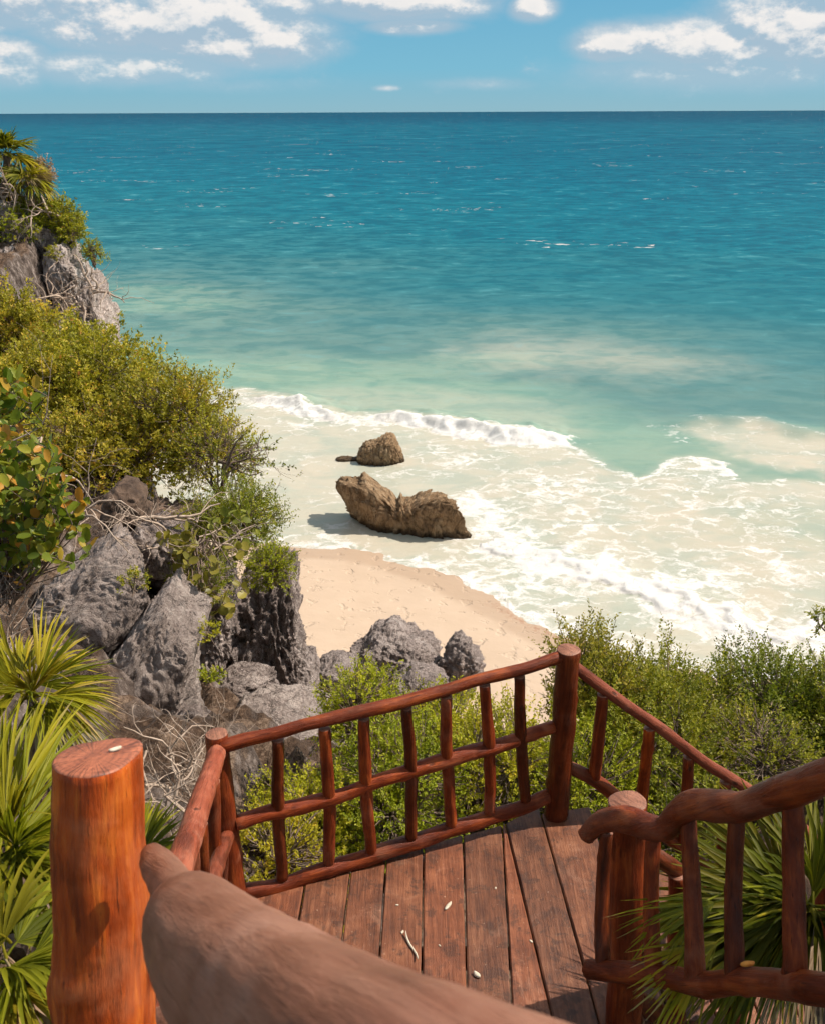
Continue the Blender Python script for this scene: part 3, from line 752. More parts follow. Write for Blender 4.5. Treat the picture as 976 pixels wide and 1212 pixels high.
# ================================================================== ROCKS
def ico(level):
    import bmesh
    bm = bmesh.new(); bmesh.ops.create_icosphere(bm, subdivisions=level, radius=1.0)
    v = np.array([x.co[:] for x in bm.verts]); f = np.array([[y.index for y in x.verts] for x in bm.faces]); bm.free()
    return v, f
ICO = {k: ico(k) for k in (4, 5, 6, 7)}
def rock(name, outline, y0, thick, label, cat, mat, level=6, amp=0.10, nscale=1.3, flutes=0.0, facets=10, seed=0, p=2.6, group=None, tilt=0.0, bottom=None, karst=0.0, yaw=0.0):
    """outline: pixel polygon of the visible stone standing at distance y0; it becomes a closed solid 'thick' deep"""
    pts = [PY(a, b, y0) for a, b in outline]
    pl = np.array([[v.x, v.z] for v in pts])
    if bottom is not None: pl[:, 1] = np.maximum(pl[:, 1], bottom)
    c = np.array([(pl[:, 0].min() + pl[:, 0].max()) / 2, (pl[:, 1].min() + pl[:, 1].max()) / 2])
    V, Fc = ICO[level]
    d = V
    th = np.arctan2(d[:, 2], d[:, 0])
    # radius of the outline in each direction
    rel = pl - c
    Rr = np.zeros(len(d)); dirs = np.stack([np.cos(th), np.sin(th)], -1)
    for i in range(len(rel)):
        a, b = rel[i], rel[(i + 1) % len(rel)]
        e = b - a
        det = dirs[:, 0] * e[1] - dirs[:, 1] * e[0]
        with np.errstate(all='ignore'):
            t = (a[0] * e[1] - a[1] * e[0]) / det
            u = (a[0] * dirs[:, 1] - a[1] * dirs[:, 0]) / det
        ok = (np.abs(det) > 1e-9) & (t > 0) & (u >= -1e-6) & (u <= 1 + 1e-6)
        Rr = np.where(ok, np.maximum(Rr, t), Rr)
    ry = np.abs(d[:, 1])
    s = (1 - ry ** p) ** (1 / p)
    rad2 = np.sqrt(np.maximum(1 - d[:, 1] ** 2, 1e-9))
    size = max(np.ptp(pl[:, 0]), np.ptp(pl[:, 1]))
    Vx = np.stack([Rr * s * np.cos(th), np.sign(d[:, 1]) * (1 - rad2 ** p) ** (1 / p) * thick / 2, Rr * s * np.sin(th)], -1)
    rg = np.random.default_rng(seed + 100)
    # flat broken faces on the sides towards and away from the beach path
    for k in range(facets):
        nrm = rg.normal(size=3); nrm[1] = -abs(nrm[1]) * 2.0 - 0.2 if k % 3 else abs(nrm[1]) + 0.3
        nrm[2] = nrm[2] * 0.6 + 0.15; nrm /= np.linalg.norm(nrm)
        h = Vx @ nrm; lim = np.quantile(h, 0.955 - 0.09 * rg.random())
        over = np.clip(h - lim, 0, None)
        Vx = Vx - np.outer(over * 0.75, nrm)
    Vx[:, 1] += Vx[:, 2] * tilt - Vx[:, 0] * yaw
    pc = Vx + np.array([c[0], y0, c[1]]) + seed * 3.7
    nrm = Vx / (np.linalg.norm(Vx, axis=1)[:, None] + 1e-9)
    disp = amp * fbm(pc * nscale / size * 3, 6, gain=0.55) * size * 0.5
    disp += amp * 0.35 * (fbm(pc * nscale / size * 6, 4, ridged=True) - 0.6) * size * 0.4
    if flutes:
        pf = pc.copy(); pf[:, 2] *= 0.22
        disp += -flutes * np.abs(fbm(pf * 4.2 / size * 3, 4)) * size
    if karst:
        kk_ = fbm(pc * 11.0, 3, ridged=True, gain=0.6)
        zone = sstep(-0.15, 0.45, fbm(pc * 1.1 + 4, 2))       # eroded only in places, flat broken faces elsewhere
        disp += zone * (karst * (kk_ - 0.6) * 0.45 - karst * 1.5 * sstep(0.05, 0.6, fbm(pc * np.array([4.6, 4.6, 3.0]), 4)))
    disp += 0.016 * (fbm(pc * 9.0, 3, ridged=True, gain=0.6) - 0.6) * min(size, 2.0)
    Vx = Vx + nrm * disp[:, None]
    Vw = Vx + np.array([c[0], y0, c[1]])
    ox = [a for a, b in outline]; oy = [b for a, b in outline]
    for it in range(4):      # scale so that the solid, seen from the path, spans what was measured
        L_ = (Vw - np.array(EYE)) @ np.array(CM)
        qx = 488 + F * L_[:, 0] / -L_[:, 2]; qy = 606 - F * L_[:, 1] / -L_[:, 2]
        k_ = y0 / F * 1.05
        sx = (max(ox) - min(ox)) / (qx.max() - qx.min())
        zb = np.quantile(Vw[:, 2], 0.02); cx_ = Vw[:, 0].mean()
        top = Vw[:, 2].max(); sz = 1 - (min(oy) - qy.min()) * k_ / (top - zb)
        Vw[:, 2] = zb + (Vw[:, 2] - zb) * np.clip(sz, 0.5, 1.3)
        Vw[:, 0] = cx_ + (Vw[:, 0] - cx_) * np.clip(sx, 0.6, 1.4)
        Vw[:, 0] += ((max(ox) + min(ox)) / 2 - (qx.max() + qx.min()) / 2) * k_
    o = sub(name, Vw, Fc, mat, None)
    tag(o, label, cat, group)
    return o

ZR = lambda px, py: PZ(px, py, 0.0)
# rocks in the surf
yb = PZ(480, 628, 0.0).y + 0.35
rock('sea_rock', [(397, 590), (397, 574), (404, 567), (415, 564), (424, 565), (432, 558), (440, 565), (450, 572), (464, 581), (471, 590), (476, 580), (481, 586), (490, 585), (500, 577), (512, 571), (528, 568), (541, 573), (550, 586),
                  (556, 608), (561, 622), (560, 634), (555, 655), (500, 655), (440, 630), (402, 612)], yb, 1.5,
     'long brown rock with a saddle between two jagged humps standing in the foam', 'rock', M['brown_rock'], 7, amp=0.045, nscale=2.2, flutes=0.075, facets=4, seed=3, p=3.4, karst=0.06, yaw=0.30)
rock('sea_rock', [(421, 545), (422, 532), (432, 522), (445, 518), (452, 514), (458, 511), (466, 512), (471, 522), (474, 532), (480, 545), (482, 552), (474, 560), (440, 562), (423, 556)], PZ(450, 549, 0).y + 0.4, 1.3,
     'small peaked brown rock standing in the water beyond the long rock', 'rock', M['brown_rock'], 6, amp=0.05, nscale=2.0, flutes=0.06, facets=4, seed=9, karst=0.04)
rock('sea_rock', [(397, 542), (404, 539), (414, 540), (424, 541), (426, 546), (412, 547), (400, 546)], PZ(410, 544, 0).y, 0.5,
     'flat dark ledge of rock just above the water left of the small peaked rock', 'rock', M['brown_rock'], 5, amp=0.12, facets=3, seed=19)

# boulders at the top of the beach
y1 = PZ(480, 806, 0.55).y
rock('boulder', [(405, 772), (418, 752), (438, 737), (452, 729), (468, 727), (482, 732), (497, 735), (510, 748), (522, 757), (528, 766), (530, 790), (528, 830), (430, 830), (412, 800)], y1 + 0.6, 2.2,
     'large rugged grey boulder lying on the sand behind the wooden railing', 'boulder', M['boulder'], 7, amp=0.13, nscale=1.6, facets=14, seed=21, karst=0.08)
rock('boulder', [(517, 790), (520, 768), (527, 752), (538, 745), (550, 747), (560, 752), (562, 762), (572, 768), (575, 778), (568, 795), (555, 815), (525, 815)], y1 + 0.2, 1.2,
     'knobbly grey boulder leaning on the right side of the largest beach boulder', 'boulder', M['boulder'], 6, amp=0.16, nscale=1.8, facets=10, seed=25, karst=0.08)
rock('boulder', [(455, 815), (470, 792), (490, 782), (510, 782), (528, 796), (540, 830), (460, 835)], y1 - 0.9, 1.3,
     'low grey boulder in front of the largest beach boulder', 'boulder', M['boulder'], 6, amp=0.13, nscale=1.6, facets=9, seed=28, karst=0.06)
rock('boulder', [(372, 800), (376, 782), (388, 773), (402, 769), (416, 772), (427, 784), (430, 810), (376, 815)], 14.4, 1.2,
     'rounded light grey boulder between the rock pillar and the largest beach boulder', 'boulder', M['boulder'], 6, amp=0.10, nscale=1.4, facets=8, seed=33, karst=0.05)
rock('boulder', [(340, 800), (352, 775), (362, 764), (374, 770), (380, 790), (380, 820), (345, 825)], 13.6, 1.1,
     'small rough grey boulder at the foot of the rock pillar', 'boulder', M['boulder'], 6, amp=0.13, facets=8, seed=36, karst=0.06)

# the outcrop on the left
rock('outcrop_rock', [(2, 745), (8, 700), (28, 672), (48, 652), (72, 640), (85, 625), (100, 617), (130, 617), (150, 628), (170, 640), (178, 655), (172, 675), (158, 694), (132, 718), (118, 740), (108, 790), (40, 830), (0, 820)], 9.6, 1.5,
     'broad weathered grey rock face with a dark eroded hollow, left of the pointed rock', 'rock', M['limestone'], 7, amp=0.05, nscale=1.4, facets=7, seed=41, p=4.0, tilt=0.22, karst=0.06)
rock('outcrop_rock', [(84, 830), (96, 780), (128, 738), (160, 700), (182, 678), (194, 671), (205, 685), (222, 697), (250, 714), (246, 740), (240, 760), (232, 790), (240, 830), (252, 862), (240, 905), (150, 900), (108, 860)], 8.7, 1.3,
     'pointed grey slab with a pale sharp crest rising above the dry twigs', 'rock', M['limestone'], 7, amp=0.045, nscale=1.5, facets=6, seed=47, p=4.5, tilt=0.25, karst=0.05)
rock('outcrop_rock', [(256, 720), (262, 690), (280, 660), (310, 640), (335, 640), (352, 645), (358, 675), (360, 710), (362, 740), (366, 765), (362, 800), (348, 840), (270, 830), (254, 780)], 13.2, 1.9,
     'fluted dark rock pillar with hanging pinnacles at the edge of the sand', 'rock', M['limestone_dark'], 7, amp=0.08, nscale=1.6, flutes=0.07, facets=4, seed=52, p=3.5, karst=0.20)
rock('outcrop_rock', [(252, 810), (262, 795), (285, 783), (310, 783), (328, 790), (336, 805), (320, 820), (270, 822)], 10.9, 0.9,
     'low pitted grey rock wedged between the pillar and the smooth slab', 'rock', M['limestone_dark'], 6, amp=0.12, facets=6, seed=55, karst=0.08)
rock('outcrop_rock', [(240, 960), (244, 880), (255, 830), (264, 812), (300, 810), (345, 812), (375, 818), (398, 830), (415, 850), (425, 900), (410, 980), (300, 1010)], 8.9, 1.6,
     'smooth light grey slab with a dark shaded side behind the railing corner', 'rock', M['limestone'], 7, amp=0.035, nscale=1.0, facets=9, seed=59, p=3.4, tilt=0.3, karst=0.02)
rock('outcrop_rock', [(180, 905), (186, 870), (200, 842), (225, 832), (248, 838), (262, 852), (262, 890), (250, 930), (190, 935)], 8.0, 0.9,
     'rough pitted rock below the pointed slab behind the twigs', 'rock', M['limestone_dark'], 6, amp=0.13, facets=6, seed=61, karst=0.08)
rock('outcrop_rock', [(118, 600), (126, 572), (140, 562), (158, 564), (172, 578), (176, 600), (168, 622), (130, 625)], 10.9, 0.8,
     'reddish brown rock in the gap under the shrubs above the broad rock face', 'rock', M['soil'], 5, amp=0.14, facets=6, seed=64)
rock('outcrop_rock', [(150, 622), (165, 606), (190, 604), (215, 616), (228, 640), (225, 668), (195, 672), (165, 660)], 10.6, 0.9,
     'low brown rock under the tangled roots', 'rock', M['limestone_dark'], 5, amp=0.14, facets=6, seed=66)

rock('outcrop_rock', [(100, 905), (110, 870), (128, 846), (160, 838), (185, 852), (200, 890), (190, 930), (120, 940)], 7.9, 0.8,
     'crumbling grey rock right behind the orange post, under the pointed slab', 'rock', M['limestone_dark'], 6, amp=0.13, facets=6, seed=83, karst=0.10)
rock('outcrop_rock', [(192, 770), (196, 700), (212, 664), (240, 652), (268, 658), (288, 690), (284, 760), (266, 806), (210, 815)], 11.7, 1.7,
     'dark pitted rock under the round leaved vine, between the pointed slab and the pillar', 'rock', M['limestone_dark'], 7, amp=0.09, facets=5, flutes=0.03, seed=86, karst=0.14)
rock('outcrop_rock', [(120, 640), (128, 600), (160, 588), (205, 590), (240, 600), (262, 625), (262, 665), (220, 690), (140, 680)], 13.0, 1.8,
     'brown root covered rock ledge behind the two big grey rocks', 'rock', M['soil'], 6, amp=0.12, facets=5, seed=87, karst=0.10)
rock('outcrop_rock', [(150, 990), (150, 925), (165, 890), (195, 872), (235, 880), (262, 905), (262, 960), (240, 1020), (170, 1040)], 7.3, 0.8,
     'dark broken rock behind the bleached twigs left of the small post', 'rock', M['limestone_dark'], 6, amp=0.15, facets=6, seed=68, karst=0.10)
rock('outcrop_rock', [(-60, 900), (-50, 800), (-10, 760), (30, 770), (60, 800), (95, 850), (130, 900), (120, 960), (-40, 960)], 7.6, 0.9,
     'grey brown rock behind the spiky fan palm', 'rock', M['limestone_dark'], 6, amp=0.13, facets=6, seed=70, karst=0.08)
# far headland
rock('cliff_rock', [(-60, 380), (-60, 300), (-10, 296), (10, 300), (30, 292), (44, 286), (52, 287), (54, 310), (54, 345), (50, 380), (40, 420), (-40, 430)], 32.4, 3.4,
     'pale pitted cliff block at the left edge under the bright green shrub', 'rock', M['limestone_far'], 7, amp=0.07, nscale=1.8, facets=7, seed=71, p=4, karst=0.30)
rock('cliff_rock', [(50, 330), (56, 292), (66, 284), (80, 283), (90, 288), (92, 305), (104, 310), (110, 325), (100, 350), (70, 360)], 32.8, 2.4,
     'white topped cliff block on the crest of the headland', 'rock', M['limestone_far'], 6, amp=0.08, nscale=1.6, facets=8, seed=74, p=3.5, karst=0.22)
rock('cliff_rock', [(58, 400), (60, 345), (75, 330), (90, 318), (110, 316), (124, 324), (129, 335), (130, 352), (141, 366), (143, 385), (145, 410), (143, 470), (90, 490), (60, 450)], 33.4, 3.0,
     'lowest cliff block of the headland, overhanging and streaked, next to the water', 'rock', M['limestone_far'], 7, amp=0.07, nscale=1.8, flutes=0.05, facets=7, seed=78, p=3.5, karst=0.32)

# ================================================================== PLANTS
def rot_about(v, axis, ang):
    c, s_ = np.cos(ang)[:, None], np.sin(ang)[:, None]
    return v * c + np.cross(axis, v) * s_ + axis * (np.sum(axis * v, 1)[:, None]) * (1 - c)
def unit(v): return v / (np.linalg.norm(v, axis=-1, keepdims=True) + 1e-9)

def leaves_mesh(pos, dr, nrm, ln, wd, tint, kind='small'):
    """pos leaf base, dr direction, nrm leaf normal, ln/wd size"""
    side = unit(np.cross(dr, nrm)); nn = unit(np.cross(side, dr))
    ln = ln[:, None]; wd = wd[:, None]
    if kind == 'small':
        prof = [(0, 0, 0), (0.45, 0.5, 0.06), (1, 0, -0.04), (0.45, -0.5, 0.06)]
        fs = [[0, 1, 2, 3]]
    elif kind == 'fold':
        prof = [(0, 0, 0), (0.5, 0.5, 0.10), (0.5, 0, -0.02), (0.5, -0.5, 0.10), (1, 0, -0.08)]
        fs = [[0, 1, 2, 2], [0, 2, 3, 3], [1, 4, 2, 2], [2, 4, 3, 3]]
    else:   # round leaf, slightly cupped
        prof = [(0.5, 0, -0.03)] + [(0.5 - 0.5 * math.cos(a), 0.5 * math.sin(a), 0.07 * abs(math.sin(a)) + (0.03 if k % 2 else 0)) for k, a in enumerate(np.linspace(0, 2 * math.pi, 9)[:-1])]
        fs = None
    n, k = len(pos), len(prof)
    V = np.stack([pos + dr * ln * a + side * wd * b + nn * ln * c for a, b, c in prof], 1).reshape(-1, 3)
    base = np.arange(n)[:, None] * k
    if kind == 'small':
        Fq = [base + np.array([[0, 1, 2, 3]])]
    elif kind == 'fold':
        Fq = [np.concatenate([base + np.array([[a, b, c]]) for a, b, c in ((0, 1, 2), (0, 2, 3), (1, 4, 2), (2, 4, 3))])]
    else:
        Fq = [np.concatenate([base + np.array([[0, 1 + a, 1 + (a + 1) % 8]]) for a in range(8)])]
    return V, Fq, np.repeat(tint, k)

def leaf_normals(dr, up=0.6, rg=RNG):
    n = unit(rg.normal(size=dr.shape) + np.array([0, 0, up * 2.0]) + np.array(SUN_DIR) * 0.5)
    return unit(n - dr * np.sum(n * dr, 1)[:, None])

def bush(name, label, cat, base, centre, radii, n_sprig, leaf=0.04, per=22, sl=0.22, mat='leaf_olive', seed=0, up=0.7, group=None, kind='small', wood='bark', width=0.55, lump=0.45, fill=0.72, hole=0.0, limbs=9, wr=0.014, spread=0.5, bare=0):
    rg = np.random.default_rng(seed)
    base = np.array(base, float); centre = np.array(centre, float); radii = np.array(radii, float)
    t = thing(name, label, cat, Vector(base), group)
    m = int(n_sprig * 1.6)
    d = unit(rg.normal(size=(m, 3)) * np.array([1, 1, 0.9]) + np.array([0, 0, 0.25]))
    lum = 1 + lump * fbm(d * 2.1 + seed * 1.3, 3)
    rr = (fill + (1 - fill) * rg.random(m)) ** 1.0 * lum
    inner = rg.random(m) < 0.35
    rr = np.where(inner, rr * rg.random(m) ** 0.5, rr)
    pos = centre + d * radii * rr[:, None]
    if hole > 0:
        keep = fbm(pos * (2.2 / radii.mean()) + seed, 2) > -0.75 + hole
        pos, d = pos[keep], d[keep]
    pos, d = pos[:n_sprig], d[:n_sprig]
    n = len(pos)
    sd = unit(d * 0.8 + rg.normal(size=(n, 3)) * spread + np.array([0, 0, up]))
    slen = sl * (0.6 + 0.8 * rg.random(n))
    # leaves along the sprigs
    idx = np.repeat(np.arange(n), per)
    f = np.tile(np.linspace(0.15, 1.0, per), n) + rg.random(n * per) * 0.08
    lp = pos[idx] + sd[idx] * (slen[idx] * f)[:, None] + rg.normal(size=(len(idx), 3)) * leaf * 0.25
    side = unit(np.cross(sd[idx], rg.normal(size=(len(idx), 3))))
    ld = unit(sd[idx] * (0.35 + 0.6 * f[:, None]) + side * 0.9)
    nr = leaf_normals(ld, 0.6, rg)
    ln = leaf * (0.65 + 0.7 * rg.random(len(idx))) * (1.12 - 0.4 * f)
    clump = 0.5 + 0.32 * fbm(pos * (3.0 / radii.mean()) + 9 + seed, 3)
    tint = np.clip((clump[idx] - 0.5) * 1.25 + 0.42 + 0.28 * rg.random(len(idx)) + 0.10 * f, 0, 0.93)
    old = rg.random(len(idx)) < 0.02
    tint = np.where(old, 0.93 + 0.07 * rg.random(len(idx)), tint)
    V, Fq, ti = leaves_mesh(lp, ld, nr, ln, ln * width, tint, kind)
    sub('foliage', V, Fq, M[mat], t, attrs={'tint': ti}, smooth=False)
    # wood: limbs from the base, twigs to the sprigs
    L = []
    la = unit(rg.normal(size=(limbs, 3)) * np.array([1, 1, 0.5]) + np.array([0, 0, 0.7]))
    mid = centre + la * radii * 0.45
    for k in range(limbs):
        p1 = base + (mid[k] - base) * 0.5 + rg.normal(size=3) * 0.07 * radii
        pts = np.array([base + rg.normal(size=3) * 0.03, p1, mid[k]])
        tt = np.linspace(0, 1, 7)[:, None]
        cv = (1 - tt) ** 2 * pts[0] + 2 * tt * (1 - tt) * pts[1] + tt ** 2 * pts[2] + rg.normal(size=(7, 3)) * 0.012 * radii.mean()
        L.append((cv, np.linspace(wr * 1.6, wr * 0.8, 7)))
    sel = rg.permutation(n)[:min(n, 260)]
    near_k = np.argmin(np.linalg.norm(pos[sel][:, None] - mid[None], axis=2), 1)
    for s_, k in zip(sel, near_k):
        a, b = mid[k], pos[s_] + sd[s_] * slen[s_] * 0.9
        c = (a + b) / 2 + rg.normal(size=3) * 0.10 * radii.mean() + np.array([0, 0, -0.04])
        tt = np.linspace(0, 1, 5)[:, None]
        cv = (1 - tt) ** 2 * a + 2 * tt * (1 - tt) * c + tt ** 2 * b
        L.append((cv, np.linspace(wr * 0.6, wr * 0.14, 5)))
    for k in range(bare):      # leafless twig ends
        a = mid[rg.integers(limbs)]; dd = unit(rg.normal(size=3) + la[rg.integers(limbs)] * 0.8)
        b = centre + dd * radii * 1.18
        c = (a + b) / 2 + rg.normal(size=3) * 0.12 * radii.mean()
        tt = np.linspace(0, 1, 6)[:, None]
        L.append(((1 - tt) ** 2 * a + 2 * tt * (1 - tt) * c + tt ** 2 * b, np.linspace(wr * 0.5, wr * 0.12, 6)))
    V, Fq = tubes(L, 4)
    sub('branches', V, Fq, M[wood], t)
    return t
def bpix(px, py, d): return np.array(P(px, py, d))
def pb(name, label, px, py, d, rx, ry, rdepth, n, **kw):
    """a bush whose crown covers rx by ry photograph pixels round (px, py) at depth d"""
    c = bpix(px, py, d); k = d / F
    base = c + np.array([0, 0, -ry * k * 0.95])
    return bush(name, label, kw.pop('cat', 'shrub'), base, c, (rx * k, rdepth, ry * k), n, **kw)

# far headland vegetation
gh = 'shrubs on the far headland'
pb('shrub', 'bright green shrub at the left edge on top of the pale cliff block', 15, 272, 31.6, 38, 24, 0.9, 420, leaf=0.10, per=14, sl=0.25, mat='leaf_bright', seed=1, group=gh)
pb('shrub', 'yellow green shrub on the headland slope above the water', 74, 262, 32.0, 20, 24, 0.7, 300, leaf=0.10, per=14, sl=0.22, mat='leaf_olive', seed=2, group=gh)
pb('shrub', 'yellow green shrub spilling over the crest beside the white topped block', 84, 276, 31.8, 16, 15, 0.5, 170, leaf=0.09, per=14, sl=0.2, mat='leaf_olive', seed=3, group=gh)
pb('shrub', 'grey green scrub below the palms on the headland', 38, 250, 32.2, 32, 15, 0.9, 260, leaf=0.10, per=10, sl=0.3, mat='leaf_green', seed=4, group=gh, bare=50, wood='twig', wr=0.022)
pb('shrub', 'small thin shrub sticking out over the water from the headland cliff', 110, 300, 32.0, 12, 15, 0.4, 90, leaf=0.08, per=12, sl=0.2, mat='leaf_olive', seed=5, group=gh, bare=8, wr=0.02)
pb('shrub', 'brown dead scrub on the headland slope', 20, 250, 32.4, 45, 22, 0.8, 60, leaf=0.07, per=8, sl=0.3, mat='leaf_dry', seed=6, group=gh, bare=220, wood='twig', wr=0.024)
pb('shrub', 'tuft of leaves growing in the crack between the headland blocks', 66, 305, 31.2, 10, 14, 0.3, 60, leaf=0.08, per=10, sl=0.16, mat='leaf_olive', seed=7, group=gh, bare=6)

rock('cliff_rock', [(-50, 310), (-50, 255), (-10, 232), (20, 236), (50, 248), (75, 262), (92, 282), (96, 310), (60, 330)], 33.6, 2.6,
     'weathered rock hump carrying the scrub under the headland palms', 'rock', M['limestone_dark'], 6, amp=0.10, facets=6, seed=81, karst=0.12)
pb('shrub', 'purplish brown dry bush right of the rounded headland palm', 48, 212, 32.4, 14, 16, 0.5, 160, leaf=0.10, per=12, sl=0.3, mat='leaf_dry', seed=8, group=gh, bare=30, wr=0.02)
# the shrub slope on the left
gs = 'shrubs covering the slope on the left'
sp = dict(mat='leaf_olive', group=gs, kind='small')
pb('shrub', 'olive green shrub at the left edge below the pale cliff', 8, 396, 24, 58, 44, 1.3, 900, leaf=0.10, per=20, sl=0.32, seed=11, bare=25, lump=0.7, hole=0.2, **sp)
pb('shrub', 'olive green shrub in front of the lowest cliff block', 88, 436, 22, 52, 38, 1.2, 760, leaf=0.095, per=20, sl=0.32, seed=12, bare=25, lump=0.7, hole=0.2, **sp)
pb('shrub', 'dense yellow green shrub in the middle of the left slope', 105, 470, 18.5, 78, 56, 1.3, 1200, leaf=0.088, per=18, sl=0.28, seed=13, bare=35, lump=0.75, hole=0.22, **sp)
pb('shrub', 'yellowish shrub above the round leaved plant at the left edge', 25, 470, 19, 68, 52, 1.2, 950, leaf=0.08, per=20, sl=0.28, seed=14, bare=35, lump=0.7, hole=0.25, **sp)
pb('shrub', 'tall open shrub silhouetted against the turquoise water', 205, 500, 16, 62, 62, 1.0, 900, leaf=0.058, per=20, sl=0.27, seed=15, bare=45, hole=0.25, wr=0.017, up=0.9, **sp)
pb('shrub', 'dark leafed shrub with bare twigs hanging over the surf', 255, 545, 15.2, 48, 52, 0.8, 520, leaf=0.048, per=18, sl=0.24, seed=16, bare=50, hole=0.3, wr=0.016, **sp)
pb('shrub', 'shrub with sunlit yellow leaves above the brown rock', 150, 540, 15.6, 70, 44, 1.0, 760, leaf=0.082, per=14, sl=0.25, seed=17, bare=30, lump=0.7, hole=0.2, **sp)
pb('shrub', 'shaded shrub above the gap in the rocks', 70, 545, 15.5, 70, 42, 0.9, 600, leaf=0.068, per=18, sl=0.25, seed=18, bare=50, lump=0.7, hole=0.3, **sp)
sp['mat'] = 'leaf_green'
pb('shrub', 'fine leaved green shrub on top of the fluted pillar', 285, 620, 13.2, 48, 38, 0.7, 700, leaf=0.034, per=24, sl=0.20, seed=19, **{**sp, 'mat': 'leaf_olive'})
pb('shrub', 'small bright green shrub hanging on the pillar side', 322, 672, 12.2, 24, 22, 0.35, 240, leaf=0.034, per=20, sl=0.15, seed=20, **{**sp, 'mat': 'leaf_bright'})
pb('shrub', 'fine leaved green shrub below the bare twigs above the pillar', 240, 640, 12.8, 38, 40, 0.6, 420, leaf=0.034, per=22, sl=0.18, seed=21, bare=30, **sp)
pb('shrub', 'low shrub filling the hollow between pointed slab and pillar', 238, 690, 11.6, 34, 34, 0.5, 240, leaf=0.034, per=18, sl=0.15, seed=22, bare=40, wood='twig', **sp)
pb('shrub', 'little fern like tuft on the rock beside the pointed slab', 248, 748, 10.0, 9, 12, 0.12, 26, leaf=0.03, per=14, sl=0.07, seed=23, bare=3, limbs=4, wr=0.005, **{**sp, 'mat': 'leaf_bright'})
pb('shrub', 'tiny yellow green tuft at the foot of the pillar', 250, 800, 9.4, 14, 8, 0.12, 32, leaf=0.03, per=14, sl=0.06, seed=24, limbs=4, wr=0.004, **{**sp, 'mat': 'leaf_bright'})
pb('shrub', 'small tuft of leaves in the cleft between the two big grey rocks', 158, 690, 9.2, 12, 12, 0.15, 30, leaf=0.03, per=14, sl=0.08, seed=25, limbs=4, wr=0.005, **{**sp, 'mat': 'leaf_olive'})

# bare twiggy branch over the surf: few leaves at the twig ends
def twig_tangle(name, label, cat, pts, n, seed, mat='twig', r0=0.012, ln=0.8, dirs=(0, 0, 1), spread=1.0, leaves=0, leafmat='leaf_olive', leaf=0.05, droop=0.0, segs=7, lev=2):
    rg = np.random.default_rng(seed)
    t = thing(name, label, cat, Vector(pts[0]))
    L, ends = [], []
    def grow(p, d, l, r_, k):
        pp = [p]; rr = [r_]; dd = d
        for i_ in range(segs):
            dd = unit(dd + rg.normal(size=3) * 0.26 + np.array([0, 0, -droop]))
            pp.append(pp[-1] + dd * l / segs); rr.append(r_ * (1 - 0.75 * (i_ + 1) / segs))
        L.append((np.array(pp), np.array(rr)))
        if k > 0:
            for _ in range(rg.integers(2, 5)):
                j_ = rg.integers(2, segs)
                grow(pp[j_], unit(dd + rg.normal(size=3) * 0.8), l * (0.45 + 0.3 * rg.random()), rr[j_] * 0.75, k - 1)
        else: ends.append((pp[-1], dd))
    for i_ in range(n):
        p = np.array(pts[rg.integers(len(pts))], float) + rg.normal(size=3) * 0.05
        grow(p, unit(np.array(dirs, float) + rg.normal(size=3) * spread), ln * (0.6 + 0.7 * rg.random()), r0 * (0.5 + rg.random()), lev)
    V, Fq = tubes(L, 4)
    sub('stems', V, Fq, M[mat], t)
    if leaves:
        E = np.array([e[0] for e in ends]); D = np.array([e[1] for e in ends])
        idx = np.repeat(np.arange(len(E)), leaves)
        ld = unit(D[idx] + rg.normal(size=(len(idx), 3)) * 0.9)
        pos = E[idx] - D[idx] * (rg.random(len(idx)) * 0.12)[:, None] + rg.normal(size=(len(idx), 3)) * 0.015
        sz = leaf * (0.6 + 0.8 * rg.random(len(idx)))
        V, Fq, ti = leaves_mesh(pos, ld, leaf_normals(ld, 0.6, rg), sz, sz * 0.6, rg.random(len(idx)) * 0.9)
        sub('leaves', V, Fq, M[leafmat], t, attrs={'tint': ti}, smooth=False)
    return t
twig_tangle('branch', 'bare grey branch with sparse leaves reaching right over the foam', 'branch', [bpix(262, 562, 14.6), bpix(268, 545, 14.6)], 5, 3, mat='bark', r0=0.022, ln=1.05, dirs=(1.0, 0, 0.25), spread=0.25, leaves=8, leaf=0.05)
twig_tangle('branch', 'thin leafless branch drooping over the foam below the leafy one', 'branch', [bpix(278, 600, 14.3)], 3, 8, mat='bark', r0=0.016, ln=0.7, dirs=(1.0, 0, 0.1), spread=0.25, leaves=3, leaf=0.04)
twig_tangle('dead_branches', 'tangle of bleached dead twigs behind the round post', 'branches', [bpix(205, 930, 6.0), bpix(190, 900, 6.2), bpix(225, 960, 5.8), bpix(180, 950, 5.6), bpix(215, 905, 6.6)], 26, 5, r0=0.009, ln=0.55, dirs=(0.15, -0.1, 0.35), spread=0.9, segs=8)
twig_tangle('dead_branches', 'grey twisted roots on the brown ground above the pointed slab', 'branches', [bpix(200, 640, 11.4), bpix(230, 630, 11.6), bpix(170, 615, 11.4), bpix(250, 650, 11.6)], 18, 6, r0=0.020, ln=0.8, dirs=(0.2, -0.2, 0.0), spread=0.9, droop=0.05)
twig_tangle('dead_branches', 'pale crossing sticks in the dark gap beside the round leaved plant', 'branches', [bpix(95, 610, 9.8), bpix(75, 600, 9.9), bpix(60, 560, 10.2), bpix(20, 530, 10.4)], 9, 7, r0=0.014, ln=1.1, dirs=(0.9, 0, 0.35), spread=0.35, lev=1)
twig_tangle('dead_branches', 'thin dry stems standing at the left edge in front of the broad rock', 'branches', [bpix(5, 780, 7.8), bpix(20, 760, 8.0)], 9, 17, r0=0.008, ln=0.8, dirs=(0.0, 0, 1.0), spread=0.3, lev=1)
